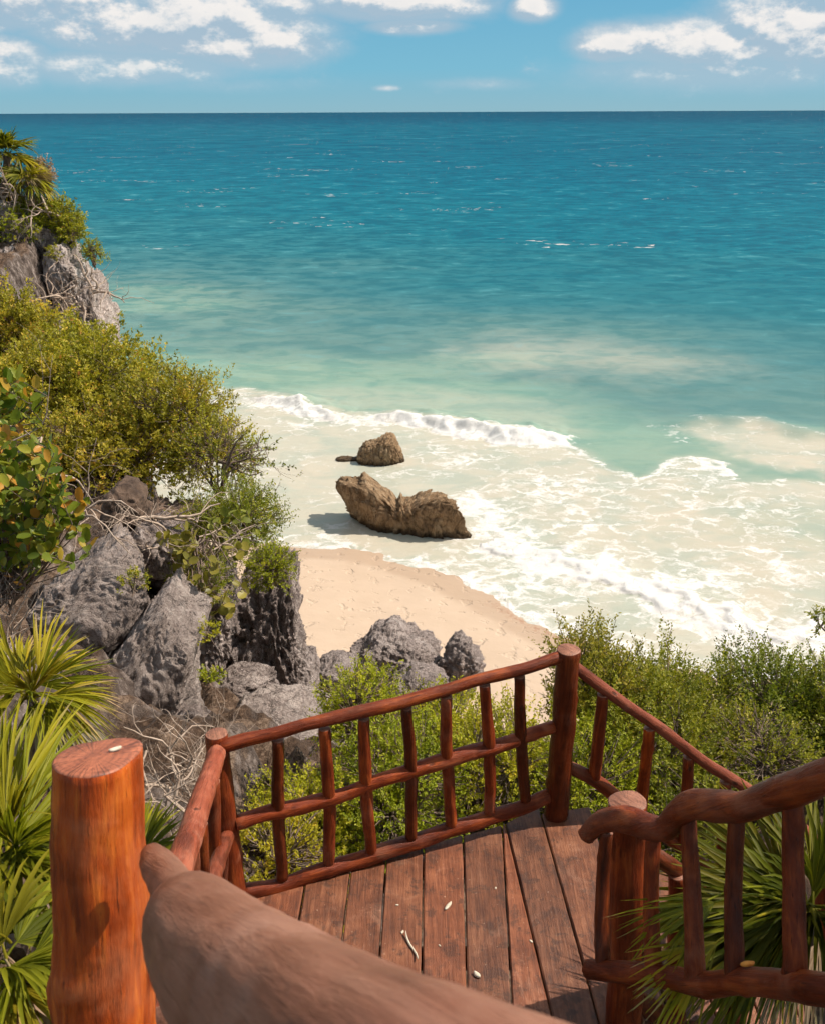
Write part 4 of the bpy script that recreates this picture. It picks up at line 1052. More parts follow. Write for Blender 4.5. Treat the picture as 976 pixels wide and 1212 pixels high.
twig_tangle('dead_branches', 'looping bare roots clinging to the headland cliff face', 'branches', [bpix(55, 330, 30.8), bpix(75, 355, 30.8), bpix(95, 360, 30.8), bpix(60, 350, 30.8), bpix(110, 345, 31)], 22, 27, r0=0.035, ln=1.5, dirs=(0.7, -0.1, -0.1), spread=0.8, droop=0.05, lev=1)
twig_tangle('dead_branches', 'grey dry scrub twigs on the headland above the cliff', 'branches', [bpix(20, 240, 31.2), bpix(40, 262, 31.2), bpix(55, 250, 31.3), bpix(0, 230, 31.2)], 22, 29, r0=0.03, ln=1.2, dirs=(0.3, -0.1, 0.3), spread=0.9, lev=1)

# plants with big round leaves
def round_leaf_plant(name, label, cat, base, pts, n, leaf, mat, seed, group=None, per=7, red=0.2, spread=0.16):
    rg = np.random.default_rng(seed)
    t = thing(name, label, cat, Vector(base), group)
    base = np.array(base)
    L, pos, ld, tn = [], [], [], []
    for i_ in range(n):
        c = np.array(pts[i_ % len(pts)]) + rg.normal(size=3) * spread * np.array([1, 1, 1])
        a = base + rg.normal(size=3) * 0.08
        d = unit(np.array([rg.normal() * 0.5 + 0.25, -0.35 + rg.normal() * 0.3, 0.7 + rg.normal() * 0.25]))
        mid_ = c - d * leaf * 2.2
        tt = np.linspace(0, 1, 8)[:, None]
        ctrl = (a + mid_) / 2 + np.array([0, 0, -0.05]) + rg.normal(size=3) * 0.08
        cv = (1 - tt) ** 2 * a + 2 * tt * (1 - tt) * ctrl + tt ** 2 * mid_
        cv = np.concatenate([cv, [c]])
        L.append((cv, np.linspace(0.014, 0.004, 9) * (leaf / 0.15)))
        for k in range(per):
            f = k / (per - 1)
            p = mid_ * (1 - f) + c * f
            az_ = k * 2.4 + rg.random(); sd = unit(np.cross(d, [math.cos(az_), math.sin(az_), 0.2]))
            pos.append(p); ld.append(unit(sd * (1 - 0.4 * f) + d * (0.25 + 0.5 * f)))
            tn.append(np.clip(rg.random() * 0.6 + (0.28 if rg.random() < red + 0.35 * (1 - f) * red * 3 else 0), 0, 1))
    V, Fq = tubes(L, 5); sub('stems', V, Fq, M['bark'], t)
    pos, ld, tn = np.array(pos), np.array(ld), np.array(tn)
    nr = leaf_normals(ld, 0.55, rg); nr = unit(nr + np.array([0, -0.5, 0.2])); nr = unit(nr - ld * np.sum(nr * ld, 1)[:, None])
    sz = leaf * (0.65 + 0.5 * rg.random(len(pos)))
    V, Fq, ti = leaves_mesh(pos, ld, nr, sz * 1.15, sz * (0.65 if mat == 'leaf_grape' else 0.95), tn, 'round')
    sub('leaves', V, Fq, M[mat], t, attrs={'tint': ti}, smooth=True)
    return t
def cloud_pts(lst, d): return [bpix(a, b, d + 0.25 * ((i * 7) % 3 - 1)) for i, (a, b) in enumerate(lst)]
round_leaf_plant('sea_grape', 'leathery plant with green and orange leaves at the left edge beside the broad rock', 'plant', bpix(5, 700, 8.4),
    cloud_pts([(10, 540), (30, 545), (5, 570), (28, 575), (50, 560), (12, 600), (40, 605), (62, 620), (20, 625), (50, 640), (5, 645), (30, 655), (65, 550), (15, 520), (45, 585), (-20, 600), (-20, 560), (-15, 640), (70, 595)], 7.6), 105, 0.118, 'leaf_grape', 31, per=7, red=0.40, spread=0.12)
round_leaf_plant('sea_grape', 'small leathery plant with orange lower leaves high at the left edge', 'plant', bpix(-10, 520, 8.9),
    cloud_pts([(5, 455), (18, 462), (30, 478), (5, 480), (22, 490), (0, 468)], 8.4), 16, 0.13, 'leaf_grape', 34, per=6, red=0.5, spread=0.07)
round_leaf_plant('round_leaf_vine', 'vine with pale round leaves hanging between the pointed slab and the pillar', 'plant', bpix(235, 640, 11.4),
    cloud_pts([(200, 625), (215, 635), (228, 632), (240, 650), (205, 645), (225, 655), (255, 665), (238, 675), (240, 700), (258, 695), (232, 690), (262, 715), (245, 718), (215, 662), (180, 630), (195, 640)], 10.9), 30, 0.115, 'leaf_round', 37, per=5, red=0.1, spread=0.09)
round_leaf_plant('round_leaf_vine', 'spray of pale round leaves under the fine leaved shrub on the pillar', 'plant', bpix(285, 640, 12.4),
    cloud_pts([(270, 610), (290, 600), (300, 625), (280, 640), (295, 650), (265, 640), (255, 625)], 12.2), 14, 0.11, 'leaf_round', 39, per=5, red=0.1, spread=0.10)

# fan palms
def fan_leaf(t, base, dirn, pet, rad, nseg, rg, mat, tint0, droop=0.35, spread=2.6, normal_hint=(0, -0.3, 1), wseg=None, fold=0.0):
    base = np.array(base, float); d = unit(np.array(dirn, float))
    tt = np.linspace(0, 1, 7)[:, None]
    tip = base + d * pet + np.array([0, 0, -pet * 0.10])
    ctrl = base + d * pet * 0.5 + np.array([0, 0, pet * 0.12])
    cv = (1 - tt) ** 2 * base + 2 * tt * (1 - tt) * ctrl + tt ** 2 * tip
    pv, pf = tubes([(cv, np.linspace(0.008, 0.0045, 7) * (rad / 0.5))], 5)
    dd = unit(cv[-1] - cv[-2])
    nn = np.array(normal_hint, float) + rg.normal(size=3) * 0.25; nn = unit(nn - dd * np.dot(nn, dd)); sd = np.cross(dd, nn)
    VV, FF, TT = [pv], [pf], [np.full(len(pv), min(tint0 + .1, 0.8))]; off = len(pv)
    ws = wseg or rad * spread / nseg * 0.62
    for k in range(nseg):
        a = (k / (nseg - 1) - 0.5) * spread + rg.normal() * 0.05
        l = rad * (0.72 + 0.28 * math.cos(a * 0.9)) * (0.88 + 0.2 * rg.random())
        dk = dd * math.cos(a) + sd * math.sin(a); wk = -dd * math.sin(a) + sd * math.cos(a)
        zig = nn * (0.10 + 0.05 * rg.random())
        fr = np.array([0.0, 0.22, 0.48, 0.75, 1.0]); wd = np.array([0.12, 0.75, 1.0, 0.62, 0.02]) * ws * 0.5
        dr_ = droop * (0.4 + 1.1 * rg.random()) + (0.5 if rg.random() < 0.06 else 0)
        if rg.random() < 0.07: l *= 0.55 + 0.3 * rg.random()
        bnd = rg.normal() * 0.07
        rws = []
        tw = rg.normal() * 0.25
        for f_, w_ in zip(fr, wd):
            cpt = tip + dk * l * f_ + nn * (fold * abs(math.sin(a)) * l * f_) + np.array([0, 0, -1]) * dr_ * l * f_ ** 2.3 + wk * bnd * l * f_ ** 2
            ww = wk * math.cos(tw * f_) + nn * math.sin(tw * f_)
            rws += [cpt - ww * w_ + nn * w_ * 0.45, cpt, cpt + ww * w_ + nn * w_ * 0.45]
        VV.append(np.array(rws)); f4 = []
        for r_ in range(4):
            b = off + r_ * 3
            f4 += [[b, b + 1, b + 4, b + 3], [b + 1, b + 2, b + 5, b + 4]]
        FF.append(np.array(f4)); off += 15
        c = np.clip(tint0 + rg.normal() * 0.10, 0, 0.84)
        tipc = c + (0.35 if rg.random() < 0.4 else 0.08)
        TT.append(np.clip(np.repeat([c, c, c + 0.03, c + 0.08, tipc], 3), 0, 1))
    sub('frond', np.concatenate(VV), np.concatenate(FF), M[mat], t, attrs={'tint': np.concatenate(TT)}, smooth=True)

def fan_palm(label, base, crown, leaves, seed, trunk_r=0.06, cat='palm', group=None):
    """leaves: (direction, stalk, radius, segments, tint, material, droop, spread, normal)"""
    t = thing('fan_palm', label, cat, Vector(base), group)
    rg = np.random.default_rng(seed)
    b, c = np.array(base, float), np.array(crown, float)
    tt = np.linspace(0, 1, 8)[:, None]
    cv = b + (c - b) * tt + np.sin(tt * 3) * 0.03
    V, Fq = tubes([(cv, np.linspace(trunk_r * 1.2, trunk_r * 0.8, 8) * (1 + 0.12 * rg.normal(size=8)))], 12)
    sub('trunk', V, Fq, M['fibre'], t)
    for (d, pet, rad, ns, ti, mt_, dp, spd, nh) in leaves:
        fan_leaf(t, c + rg.normal(size=3) * trunk_r * 0.4, d, pet, rad, ns, rg, mt_, ti, dp, spd, nh)
    return t
def auto_leaves(n, seed, pet, rad, ns=22, tint=0.5, el=(0.1, 1.3), az=(0, 6.28), mat='leaf_palm', dp=0.3, spd=2.6, dry=0.0):
    rg = np.random.default_rng(seed); out = []
    for k in range(n):
        a = az[0] + (az[1] - az[0]) * ((k * 0.381966 * 1.0 + rg.random() * 0.1) % 1.0); e = el[0] + (el[1] - el[0]) * rg.random()
        d = np.array([math.cos(a) * math.cos(e), math.sin(a) * math.cos(e), math.sin(e)])
        nh = -d * 0.2 + np.array([0, 0, 1.0]) if e < 0.9 else -np.array([math.cos(a), math.sin(a), 0])
        m_ = 'leaf_dry' if rg.random() < dry else mat
        out.append((d, pet * (0.7 + 0.5 * rg.random()), rad * (0.8 + 0.35 * rg.random()), ns, np.clip(tint + rg.normal() * 0.12, 0.02, 0.8), m_, dp, spd, nh))
    return out

# headland palms
fan_palm('highest fan palm on the headland at the left edge, against the far sea', P(4, 235, 31.6), P(8, 186, 31.6), auto_leaves(22, 1, 0.40, 1.0, 16, 0.42, (-0.2, 1.4), spd=1.9), 1, 0.14, group='fan palms on the headland')
fan_palm('lower fan palm of the headland with a rounded brown green crown', P(36, 245, 31.3), P(34, 214, 31.3), auto_leaves(17, 2, 0.30, 0.72, 16, 0.5, (-0.3, 1.2), dry=0.35, spd=1.9), 2, 0.12, group='fan palms on the headland')
fan_palm('drooping dry fan palm behind the rounded one on the headland', P(14, 240, 31.9), P(14, 208, 31.9), auto_leaves(12, 9, 0.4, 0.75, 14, 0.5, (-0.5, 0.8), dry=0.6), 3, 0.12, group='fan palms on the headland')

# palms at the left, below the rocks
gp_ = 'fan palms left of the round post'
def palm_at(label, trunk, crown, spec, seed, tr=0.05, nseg=24, group=None, lift=0.2):
    c_ = P(*crown); lv_ = []
    for (a, b, d_, rad_, ti_, mt_, dp_, spd_, nh_) in spec:
        v_ = P(a, b, d_) - c_
        lv_.append((tuple(v_.normalized() + Vector((0, 0, lift if mt_ == 'leaf_palm' else 0))), max(v_.length * 0.35, 0.05), rad_, nseg, ti_, mt_, dp_, spd_, nh_))
    return fan_palm(label, P(*trunk), c_, lv_, seed, tr, group=group)
LP, LD = 'leaf_palm', 'leaf_dry'
U = (0.25, -0.55, 0.8)      # blades seen from above
V_ = (0.5, -0.9, 0.25)      # blades standing up
sp_ = []
for a, b, d_, rad_, ti_ in [(-30, 775, 5.5, .50, .55), (0, 760, 5.7, .52, .60), (30, 755, 5.8, .52, .64), (62, 762, 5.7, .50, .62), (88, 785, 5.5, .46, .62), (20, 800, 5.1, .44, .50), (60, 805, 5.1, .44, .52), (-10, 800, 5.1, .46, .48), (40, 780, 5.3, .5, .6)]:
    sp_.append((a, b, d_, rad_, ti_, LP, 0.18, 1.5, V_))
for a, b, d_, rad_, ti_ in [(105, 812, 5.4, .42, .68), (120, 832, 5.3, .40, .72), (95, 840, 5.1, .38, .6), (70, 850, 5.0, .36, .55)]:
    sp_.append((a, b, d_, rad_, ti_, LP, 0.35, 1.3, U))
for a, b in [(118, 856), (95, 870), (60, 872), (20, 865)]: sp_.append((a, b, 5.1, .36, .6, LD, 0.5, 1.5, U))
palm_at('spiky yellow green fan palm in front of the broad grey rock', (35, 980, 5.5), (38, 826, 5.5), sp_, 5, group=gp_)
sp_ = []
for a, b, d_, rad_, ti_ in [(-45, 930, 3.5, .55, .58), (-20, 915, 3.6, .60, .62), (8, 905, 3.6, .62, .66), (30, 915, 3.6, .58, .64), (52, 935, 3.6, .52, .62), (66, 965, 3.5, .44, .56), (-10, 960, 3.2, .50, .5), (25, 970, 3.2, .50, .52), (50, 1000, 3.2, .42, .44)]:
    sp_.append((a, b, d_, rad_, ti_, LP, 0.12, 1.1, V_))
for a, b, d_, rad_, ti_ in [(58, 1045, 3.2, .36, .38), (20, 1050, 3.0, .38, .42), (-20, 1040, 3.0, .40, .40), (75, 1010, 3.5, .36, .35)]:
    sp_.append((a, b, d_, rad_, ti_, LP, 0.4, 1.8, U))
palm_at('tall upright fan palm with long bright blades close to the round post', (10, 1190, 3.5), (12, 1015, 3.4), sp_, 6, group=gp_, lift=0.35)
sp_ = []
for a, b, d_, rad_, ti_ in [(60, 1070, 2.9, .36, .42), (30, 1060, 3.0, .38, .40), (-10, 1070, 2.8, .38, .42), (-40, 1110, 2.6, .36, .4), (75, 1110, 2.8, .32, .45), (65, 1160, 2.6, .32, .50), (30, 1130, 2.5, .32, .58), (0, 1120, 2.5, .32, .5), (60, 1200, 2.4, .28, .6)]:
    sp_.append((a, b, d_, rad_, ti_, LP, 0.45, 1.9, U))
for a, b in [(40, 1185), (70, 1180), (85, 1205), (20, 1200)]: sp_.append((a, b, 2.5, .28, .7, LD, 0.6, 1.5, U))
palm_at('low arching fan palm at the bottom left corner', (5, 1300, 2.9), (10, 1140, 2.75), sp_, 7, group=gp_)
sp_ = [(190, 975, 4.3, .34, .35, LP, .2, 1.2, U), (215, 985, 4.2, .34, .42, LP, .2, 1.0, U), (175, 955, 4.6, .34, .40, LP, .2, 1.1, V_), (215, 1015, 4.1, .34, .40, LP, .3, 1.2, U), (195, 1015, 4.0, .32, .48, LP, .3, 1.2, U), (200, 1040, 3.9, .3, .4, LP, .3, 1.4, U)]
palm_at('young dark fan palm between the round post and the stair rail', (150, 1130, 4.4), (155, 1035, 4.4), sp_, 8, 0.03, nseg=14, group=gp_)

# palm inside the turn of the stairs
c = P(955, 1085, 3.9)
lv = []
for px_, py_, dd_, rad_, ti_, pt_ in [(820, 1010, 3.6, 0.42, 0.18, 0.16), (860, 970, 3.9, 0.42, 0.22, 0.12), (910, 940, 4.1, 0.46, 0.25, 0.12), (960, 940, 4.1, 0.46, 0.2, 0.12), (1000, 980, 3.8, 0.42, 0.3, 0.14), (1040, 950, 3.8, 0.42, 0.3, 0.14),
                                 (810, 1050, 3.5, 0.42, 0.15, 0.16), (850, 1100, 3.4, 0.34, 0.12, 0.10), (900, 1140, 3.3, 0.30, 0.2, 0.10), (830, 1130, 3.4, 0.28, 0.4, 0.18), (1000, 1090, 3.4, 0.4, 0.12, 0.1), (930, 1010, 3.6, 0.42, 0.12, 0.08), (980, 1040, 3.6, 0.42, 0.1, 0.08), (870, 1040, 3.7, 0.44, 0.10, 0.10), (790, 1020, 3.45, 0.46, 0.2, 0.26), (780, 1065, 3.45, 0.44, 0.25, 0.26), (860, 1010, 3.5, 0.5, 0.3, 0.12), (800, 1095, 3.4, 0.40, 0.5, 0.26)]:
    v = P(px_, py_, dd_) - c; lv.append((tuple(v.normalized()), pt_, rad_ * 1.3, 26, ti_, 'leaf_palm', 0.28, 1.5, (0.0, -0.6, 0.8)))
for px_, py_ in [(860, 1180), (900, 1200), (940, 1190), (980, 1180)]:
    v = P(px_, py_, 3.5) - c; lv.append((tuple(v.normalized()), 0.12, 0.32, 16, 0.5, 'leaf_dry', 0.7, 1.4, (0.0, -0.7, 0.6)))
for tx, ty, td, rd_, ti_, nh_ in [(838, 1062, 3.22, .40, .30, (0, -0.2, 1)), (846, 1092, 3.20, .42, .35, (0, -0.5, .8)), (850, 1040, 3.28, .40, .22, (0, -0.3, 1)), (835, 1110, 3.15, .34, .45, (0, -0.6, .7))]:
    v = P(tx, ty, td) - c; aim = P(tx - 120, ty + 5, td - 0.05) - c
    lv.append((tuple(v.normalized()), v.length, rd_, 18, ti_ + 0.25, 'leaf_palm', 0.16, 0.75, nh_))  # forward fronds get a brighter tint: caught light put into the blade colour
fan_palm('dark fan palm pushing its fronds through the right handrail', P(975, 1330, 4.2), c, lv, 12, 0.06)

# shrubs behind the railing
gb = 'shrubs behind the deck railing'
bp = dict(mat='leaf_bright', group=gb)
def lowbush(label, px, py, d, rx, ry, rd, n, seed, **kw):
    return pb('shrub', label, px, py, d, rx, ry, rd, n, seed=seed, **{**bp, **kw})
lowbush('bright yellow green shrub behind the middle balusters', 428, 852, 8.2, 44, 50, 0.6, 430, 51, leaf=0.030, per=24, sl=0.17, hole=0.28, bare=10)
lowbush('bright green shrub seen through the left end of the deck railing', 365, 985, 7.2, 66, 52, 0.6, 700, 52, leaf=0.030, per=22, sl=0.16)
lowbush('green shrub seen low through the centre of the deck railing', 470, 945, 7.4, 75, 70, 0.6, 800, 53, leaf=0.030, per=22, sl=0.16)
lowbush('thin shrub rising between the balusters in front of the sand', 520, 880, 8.4, 60, 40, 0.6, 430, 54, leaf=0.032, per=22, sl=0.18, hole=0.3, bare=10)
lowbush('bright shrub close to the corner post on its left', 585, 905, 7.8, 62, 60, 0.6, 650, 55, leaf=0.030, per=22, sl=0.17, hole=0.1)
lowbush('low bright shrub under the left part of the deck', 330, 1035, 6.4, 70, 45, 0.5, 420, 56, leaf=0.028, per=22, sl=0.14)
gr = 'shrubs beyond the stairs on the right'
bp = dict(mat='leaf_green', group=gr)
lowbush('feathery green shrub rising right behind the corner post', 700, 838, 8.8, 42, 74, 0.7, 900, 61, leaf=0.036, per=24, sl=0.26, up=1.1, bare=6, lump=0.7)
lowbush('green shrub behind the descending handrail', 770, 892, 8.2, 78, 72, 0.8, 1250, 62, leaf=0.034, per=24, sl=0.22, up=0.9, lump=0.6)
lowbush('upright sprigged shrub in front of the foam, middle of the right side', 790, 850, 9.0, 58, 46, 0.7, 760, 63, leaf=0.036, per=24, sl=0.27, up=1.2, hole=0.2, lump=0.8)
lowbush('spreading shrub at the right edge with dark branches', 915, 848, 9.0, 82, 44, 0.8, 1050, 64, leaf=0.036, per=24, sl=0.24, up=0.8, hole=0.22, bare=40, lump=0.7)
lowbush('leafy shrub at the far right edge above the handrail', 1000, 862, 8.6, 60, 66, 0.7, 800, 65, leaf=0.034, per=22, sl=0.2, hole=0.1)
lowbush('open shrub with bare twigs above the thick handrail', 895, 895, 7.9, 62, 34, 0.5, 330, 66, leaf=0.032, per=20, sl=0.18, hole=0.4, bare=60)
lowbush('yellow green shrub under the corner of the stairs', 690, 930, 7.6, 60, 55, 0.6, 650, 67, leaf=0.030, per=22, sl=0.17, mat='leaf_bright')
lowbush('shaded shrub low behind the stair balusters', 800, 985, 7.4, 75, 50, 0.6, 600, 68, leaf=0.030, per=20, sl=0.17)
lowbush('single leafy twig tip poking in at the right edge over the foam', 972, 738, 8.8, 10, 12, 0.12, 24, 69, leaf=0.034, per=16, sl=0.08, limbs=3, wr=0.006)
bush('tree', 'leafy tree beside the stairs to the right of the picture, shading the right handrail', 'tree', (5.0, 2.2, 7.2), (3.85, 2.1, 12.2), (1.3, 0.95, 0.7), 1800, leaf=0.09, per=16, sl=0.3, mat='leaf_green', seed=90, wr=0.05, limbs=10)
# ================================================================== DECK AND RAILINGS
DZ = 8.5
A_ = (-0.874, 3.40); B_ = (0.775, 3.98)

def log(name, pts, radii, mat, parent, wob=0.05, sides=20, segs=None, seed=0, capmat=None, flat=1.0, knots=3, label=None, corner=None):
    """a log along world points; stored in a frame whose z runs along it, so the grain follows the log"""
    rg = np.random.default_rng(seed + 7)
    pts = np.array([list(p) for p in pts], float)
    radii = np.interp(np.linspace(0, 1, len(pts)), np.linspace(0, 1, len(radii)), radii)
    L = np.concatenate([[0], np.cumsum(np.linalg.norm(np.diff(pts, axis=0), axis=1))])
    n = segs or max(10, int(L[-1] / 0.03))
    s = np.linspace(0, L[-1], n)
    # smooth spine (Catmull style through cubic interpolation of each axis)
    def sm(vals):
        if len(pts) == 2: return np.interp(s, L, vals)
        m = np.gradient(vals, L)
        k = np.clip(np.searchsorted(L, s, 'right') - 1, 0, len(L) - 2)
        h = L[k + 1] - L[k]; t = (s - L[k]) / h
        return (2 * t**3 - 3 * t**2 + 1) * vals[k] + (t**3 - 2 * t**2 + t) * h * m[k] + (-2 * t**3 + 3 * t**2) * vals[k + 1] + (t**3 - t**2) * h * m[k + 1]
    C = np.stack([sm(pts[:, i]) for i in range(3)], -1); rr = sm(radii)
    axis = unit(C[-1] - C[0]); q4 = Vector(axis).to_track_quat('Z', 'Y')
    Rm = np.array(q4.to_matrix())
    org = C[0].copy()
    loc = (C - org) @ Rm
    loc[:, 0] += wob * rr * pnoise(np.stack([s * 5 + seed, 0 * s + seed * 1.7, 0 * s], -1)) * 2
    loc[:, 1] += wob * rr * pnoise(np.stack([s * 5 + seed, 0 * s + seed * 2.7, 0 * s + 9], -1)) * 2
    a = np.arange(sides) * 2 * np.pi / sides
    AA, SS = np.meshgrid(a, s)
    pn_ = np.stack([np.cos(AA) * 1.3 + seed, np.sin(AA) * 1.3, SS * 4.5], -1).reshape(-1, 3)
    dn = 1 + wob * 1.1 * fbm(pn_, 3).reshape(SS.shape) + 0.03 * pnoise(pn_ * np.array([2.2, 2.2, 4])).reshape(SS.shape)
    for k in range(knots):
        ka, ks = rg.random() * 6.28, rg.random() * L[-1]
        da = np.abs((AA - ka + np.pi) % (2 * np.pi) - np.pi) * rr[:, None]
        dn += 0.16 * np.exp(-(da ** 2 + ((SS - ks) * 0.8) ** 2) / (0.35 * rr.mean()) ** 2)
    tan = unit(np.gradient(loc, axis=0)); u = unit(np.cross(tan, np.array([0, 1.0, 0.0]) if abs(tan[0, 1]) < .8 else np.array([1.0, 0, 0]))); v = np.cross(tan, u)
    if corner is not None:      # one bulging side, so the section is a rounded teardrop
        cd, ca, cw = corner
        uw, vw = Rm @ u[0], Rm @ v[0]
        dirs_ = np.cos(a)[:, None] * uw + np.sin(a)[:, None] * vw
        an_ = np.arccos(np.clip(dirs_ @ unit(np.array(cd, float)), -1, 1))
        dn = dn + (ca * np.exp(-(an_ / cw) ** 2))[None, :]
    ring = loc[:, None] + (rr[:, None] * dn)[..., None] * (np.cos(AA)[..., None] * u[:, None] + flat * np.sin(AA)[..., None] * v[:, None])
    i, j = np.meshgrid(np.arange(n - 1), np.arange(sides), indexing='ij')
    Fq = np.stack([i * sides + j, i * sides + (j + 1) % sides, (i + 1) * sides + (j + 1) % sides, (i + 1) * sides + j], -1).reshape(-1, 4)
    V = ring.reshape(-1, 3)
    # slightly rounded ends
    ext, tri, mi = [], [], []
    off = len(V)
    for e, sg in ((0, -1), (n - 1, 1)):
        cc = loc[e]; b = off
        inner = cc + (ring[e] - cc) * 0.93 + tan[e] * sg * rr[e] * 0.05
        ext.append(inner); ext.append((cc + tan[e] * sg * rr[e] * 0.06)[None]); off += sides + 1
        for k in range(sides):
            k2 = (k + 1) % sides; o_ = e * sides
            if sg < 0: tri += [[o_ + k2, o_ + k, b + k], [o_ + k2, b + k, b + k2], [b + k2, b + k, b + sides]]
            else: tri += [[o_ + k, o_ + k2, b + k2], [o_ + k, b + k2, b + k], [b + k, b + k2, b + sides]]
            mi += [1, 1, 1]
    V = np.concatenate([V] + ext)
    mats = [M[mat], M[capmat or 'cap']]
    me = mesh_np(name, V, [Fq, np.array(tri)], mats, mat_idx=[0] * len(Fq) + mi)
    o = bpy.data.objects.new(name, me); COL.objects.link(o)
    o.rotation_mode = 'QUATERNION'; o.rotation_quaternion = q4
    if parent is not None:
        o.parent = parent; o.location = Vector(org) - parent.location
    else: o.location = Vector(org)
    if label: o['label'] = label
    return o

def board(name, x0a, x1a, ya, x0b, x1b, yb_, z0, z1, parent, mat='plank', seed=0):
    """a deck board from near end a to far end b, with soft edges; yb_ may be a pair (left, right) for a slanted cut"""
    rg = np.random.default_rng(seed)
    n = 22
    ybl, ybr = yb_ if isinstance(yb_, tuple) else (yb_, yb_)
    t = np.linspace(0, 1, n)
    e = 0.006; rows = []
    wl = 0.0025 * pnoise(np.stack([t * 9 + seed, t * 0, t * 0], -1)); wr_ = 0.0025 * pnoise(np.stack([t * 9 + seed + 5, t * 0, t * 0], -1))
    for k, f in enumerate(t):
        xl = x0a + (x0b - x0a) * f + wl[k]; xr = x1a + (x1b - x1a) * f + wr_[k]
        yl = ya + (ybl - ya) * f; yr = ya + (ybr - ya) * f
        dip = 0.0015 * math.sin(f * 7 + seed)
        rows.append([(xl, yl, z0), (xl, yl, z1 - e), (xl + e, yl, z1 + dip), (xl * .5 + xr * .5, (yl + yr) / 2, z1 + dip - 0.001), (xr - e, yr, z1 + dip), (xr, yr, z1 - e), (xr, yr, z0)])
    V = np.array(rows); m = 7; V = V.reshape(-1, 3)
    i, j = np.meshgrid(np.arange(n - 1), np.arange(m), indexing='ij')
    Fq = np.stack([i * m + j, i * m + (j + 1) % m, (i + 1) * m + (j + 1) % m, (i + 1) * m + j], -1).reshape(-1, 4)
    caps = np.array([list(range(m))[::-1], [(n - 1) * m + k for k in range(m)]])
    o = sub(name, V, [Fq, caps], M[mat], parent, smooth=False)
    return o

deck = thing('deck', 'wooden deck landing of worn reddish boards at the turn of the stairs', 'deck', Vector((0, 3.3, DZ)))
seampx = [None, ((358, 1061), (353, 1090)), ((413, 1043), (404, 1118)), ((456, 1026), (449, 1127)), ((501, 1012), (499, 1146)), ((548, 998), (552, 1160)),
          ((594, 980), (604, 1170)), ((598, 976), (647, 1179)), ((640, 964), (705, 1197)), None]
def yfar(x): return A_[1] + (B_[1] - A_[1]) * (x - A_[0]) / (B_[0] - A_[0]) + 0.02
YN = 2.55
lines = []
for s_ in seampx:
    if s_ is None: lines.append(None); continue
    a, b = PZ(*s_[0], DZ), PZ(*s_[1], DZ)
    k = (b.x - a.x) / (b.y - a.y); lines.append((a.x - k * a.y, k))
lines[0] = (-1.02 - 0.0, 0.0); lines[-1] = (0.965, 0.0)
# the wedge shaped filler board ends where its two edges meet
for k in range(len(lines) - 1):
    (c0, k0), (c1, k1) = lines[k], lines[k + 1]
    ys_ = YN if abs(k0 - k1) < 1e-6 else YN
    yf0 = min(yfar(c0 + k0 * 3.6), 4.03); yf1 = min(yfar(c1 + k1 * 3.6), 4.03)
    if k == 7: yf1 = 4.03
    gp1 = 0.004
    board('board', c0 + k0 * ys_ + gp1, max(c1 + k1 * ys_ - gp1, c0 + k0 * ys_ + 0.02), ys_, c0 + k0 * yf0 + gp1, c1 + k1 * yf1 - gp1, (yf0, yf1), DZ - 0.045, DZ, deck, seed=k * 3)
# joists and posts under the deck
for k, yy_ in enumerate((2.62, 3.15, 3.72)):
    xr0, xr1 = -0.98, 0.93
    if yy_ > 3.4: xr0 = -0.05
    log('joist', [(xr0, yy_, DZ - 0.12), (xr1, yy_, DZ - 0.12)], [0.055, 0.05], 'log_dark', deck, seed=300 + k)
for k, (x_, y_) in enumerate([(-0.8, 3.15), (0.82, 3.15), (0.82, 3.85), (-0.8, 2.65), (0.86, 2.66)]):
    log('support_post', [(x_, y_, DZ - 0.17), (x_, y_, DZ - 3.0)], [0.06, 0.075], 'log_dark', deck, seed=310 + k)

# --- railing along the seaward side of the deck
rail = thing('railing', 'log railing along the sea side of the deck with seven balusters', 'railing', Vector((B_[0], B_[1], DZ)), 'log railings of the stairs')
pB0, pB1 = PY(672, 769, 3.98), PZ(657, 964, DZ)
log('post', [(pB1.x - 0.01, pB1.y + 0.02, DZ - 0.3), tuple(pB1), tuple(pB0)], [0.068, 0.065, 0.058], 'log_dark', rail, seed=1, knots=6, capmat='cap')
pA0, pA1 = PY(256, 869, 3.44), PZ(277, 1062, DZ)
log('post', [(pA1.x, pA1.y, DZ - 0.3), tuple(pA1), tuple(pA0)], [0.066, 0.062, 0.050], 'log', rail, seed=2, knots=5)
def lp(lst): return [PL(a, b, A_, B_) for a, b in lst]
log('top_rail', lp([(262, 884), (310, 872), (350, 860), (395, 851), (430, 841), (475, 832), (510, 822), (560, 806), (610, 794), (662, 778)]), [0.031, 0.029, 0.033, 0.030, 0.031], 'log', rail, seed=3, wob=0.09)
log('middle_rail', lp([(280, 974), (330, 960), (365, 951), (400, 944), (450, 923), (500, 909), (560, 890), (600, 880), (655, 860)]), [0.036, 0.039, 0.035, 0.040, 0.032], 'log', rail, seed=4, wob=0.11, knots=7)
log('bottom_rail', lp([(288, 1057), (340, 1045), (380, 1030), (430, 1016), (480, 1000), (540, 979), (600, 962), (652, 941)]), [0.040, 0.040, 0.044, 0.040, 0.038], 'log', rail, seed=5, wob=0.10, knots=7)
bal = [((329, 876), (334, 1040)), ((384, 862), (389, 1024)), ((431, 850), (439, 1010)), ((481, 838), (486, 993)), ((528, 824), (534, 977)), ((573, 811), (579, 961)), ((614, 800), (621, 946))]
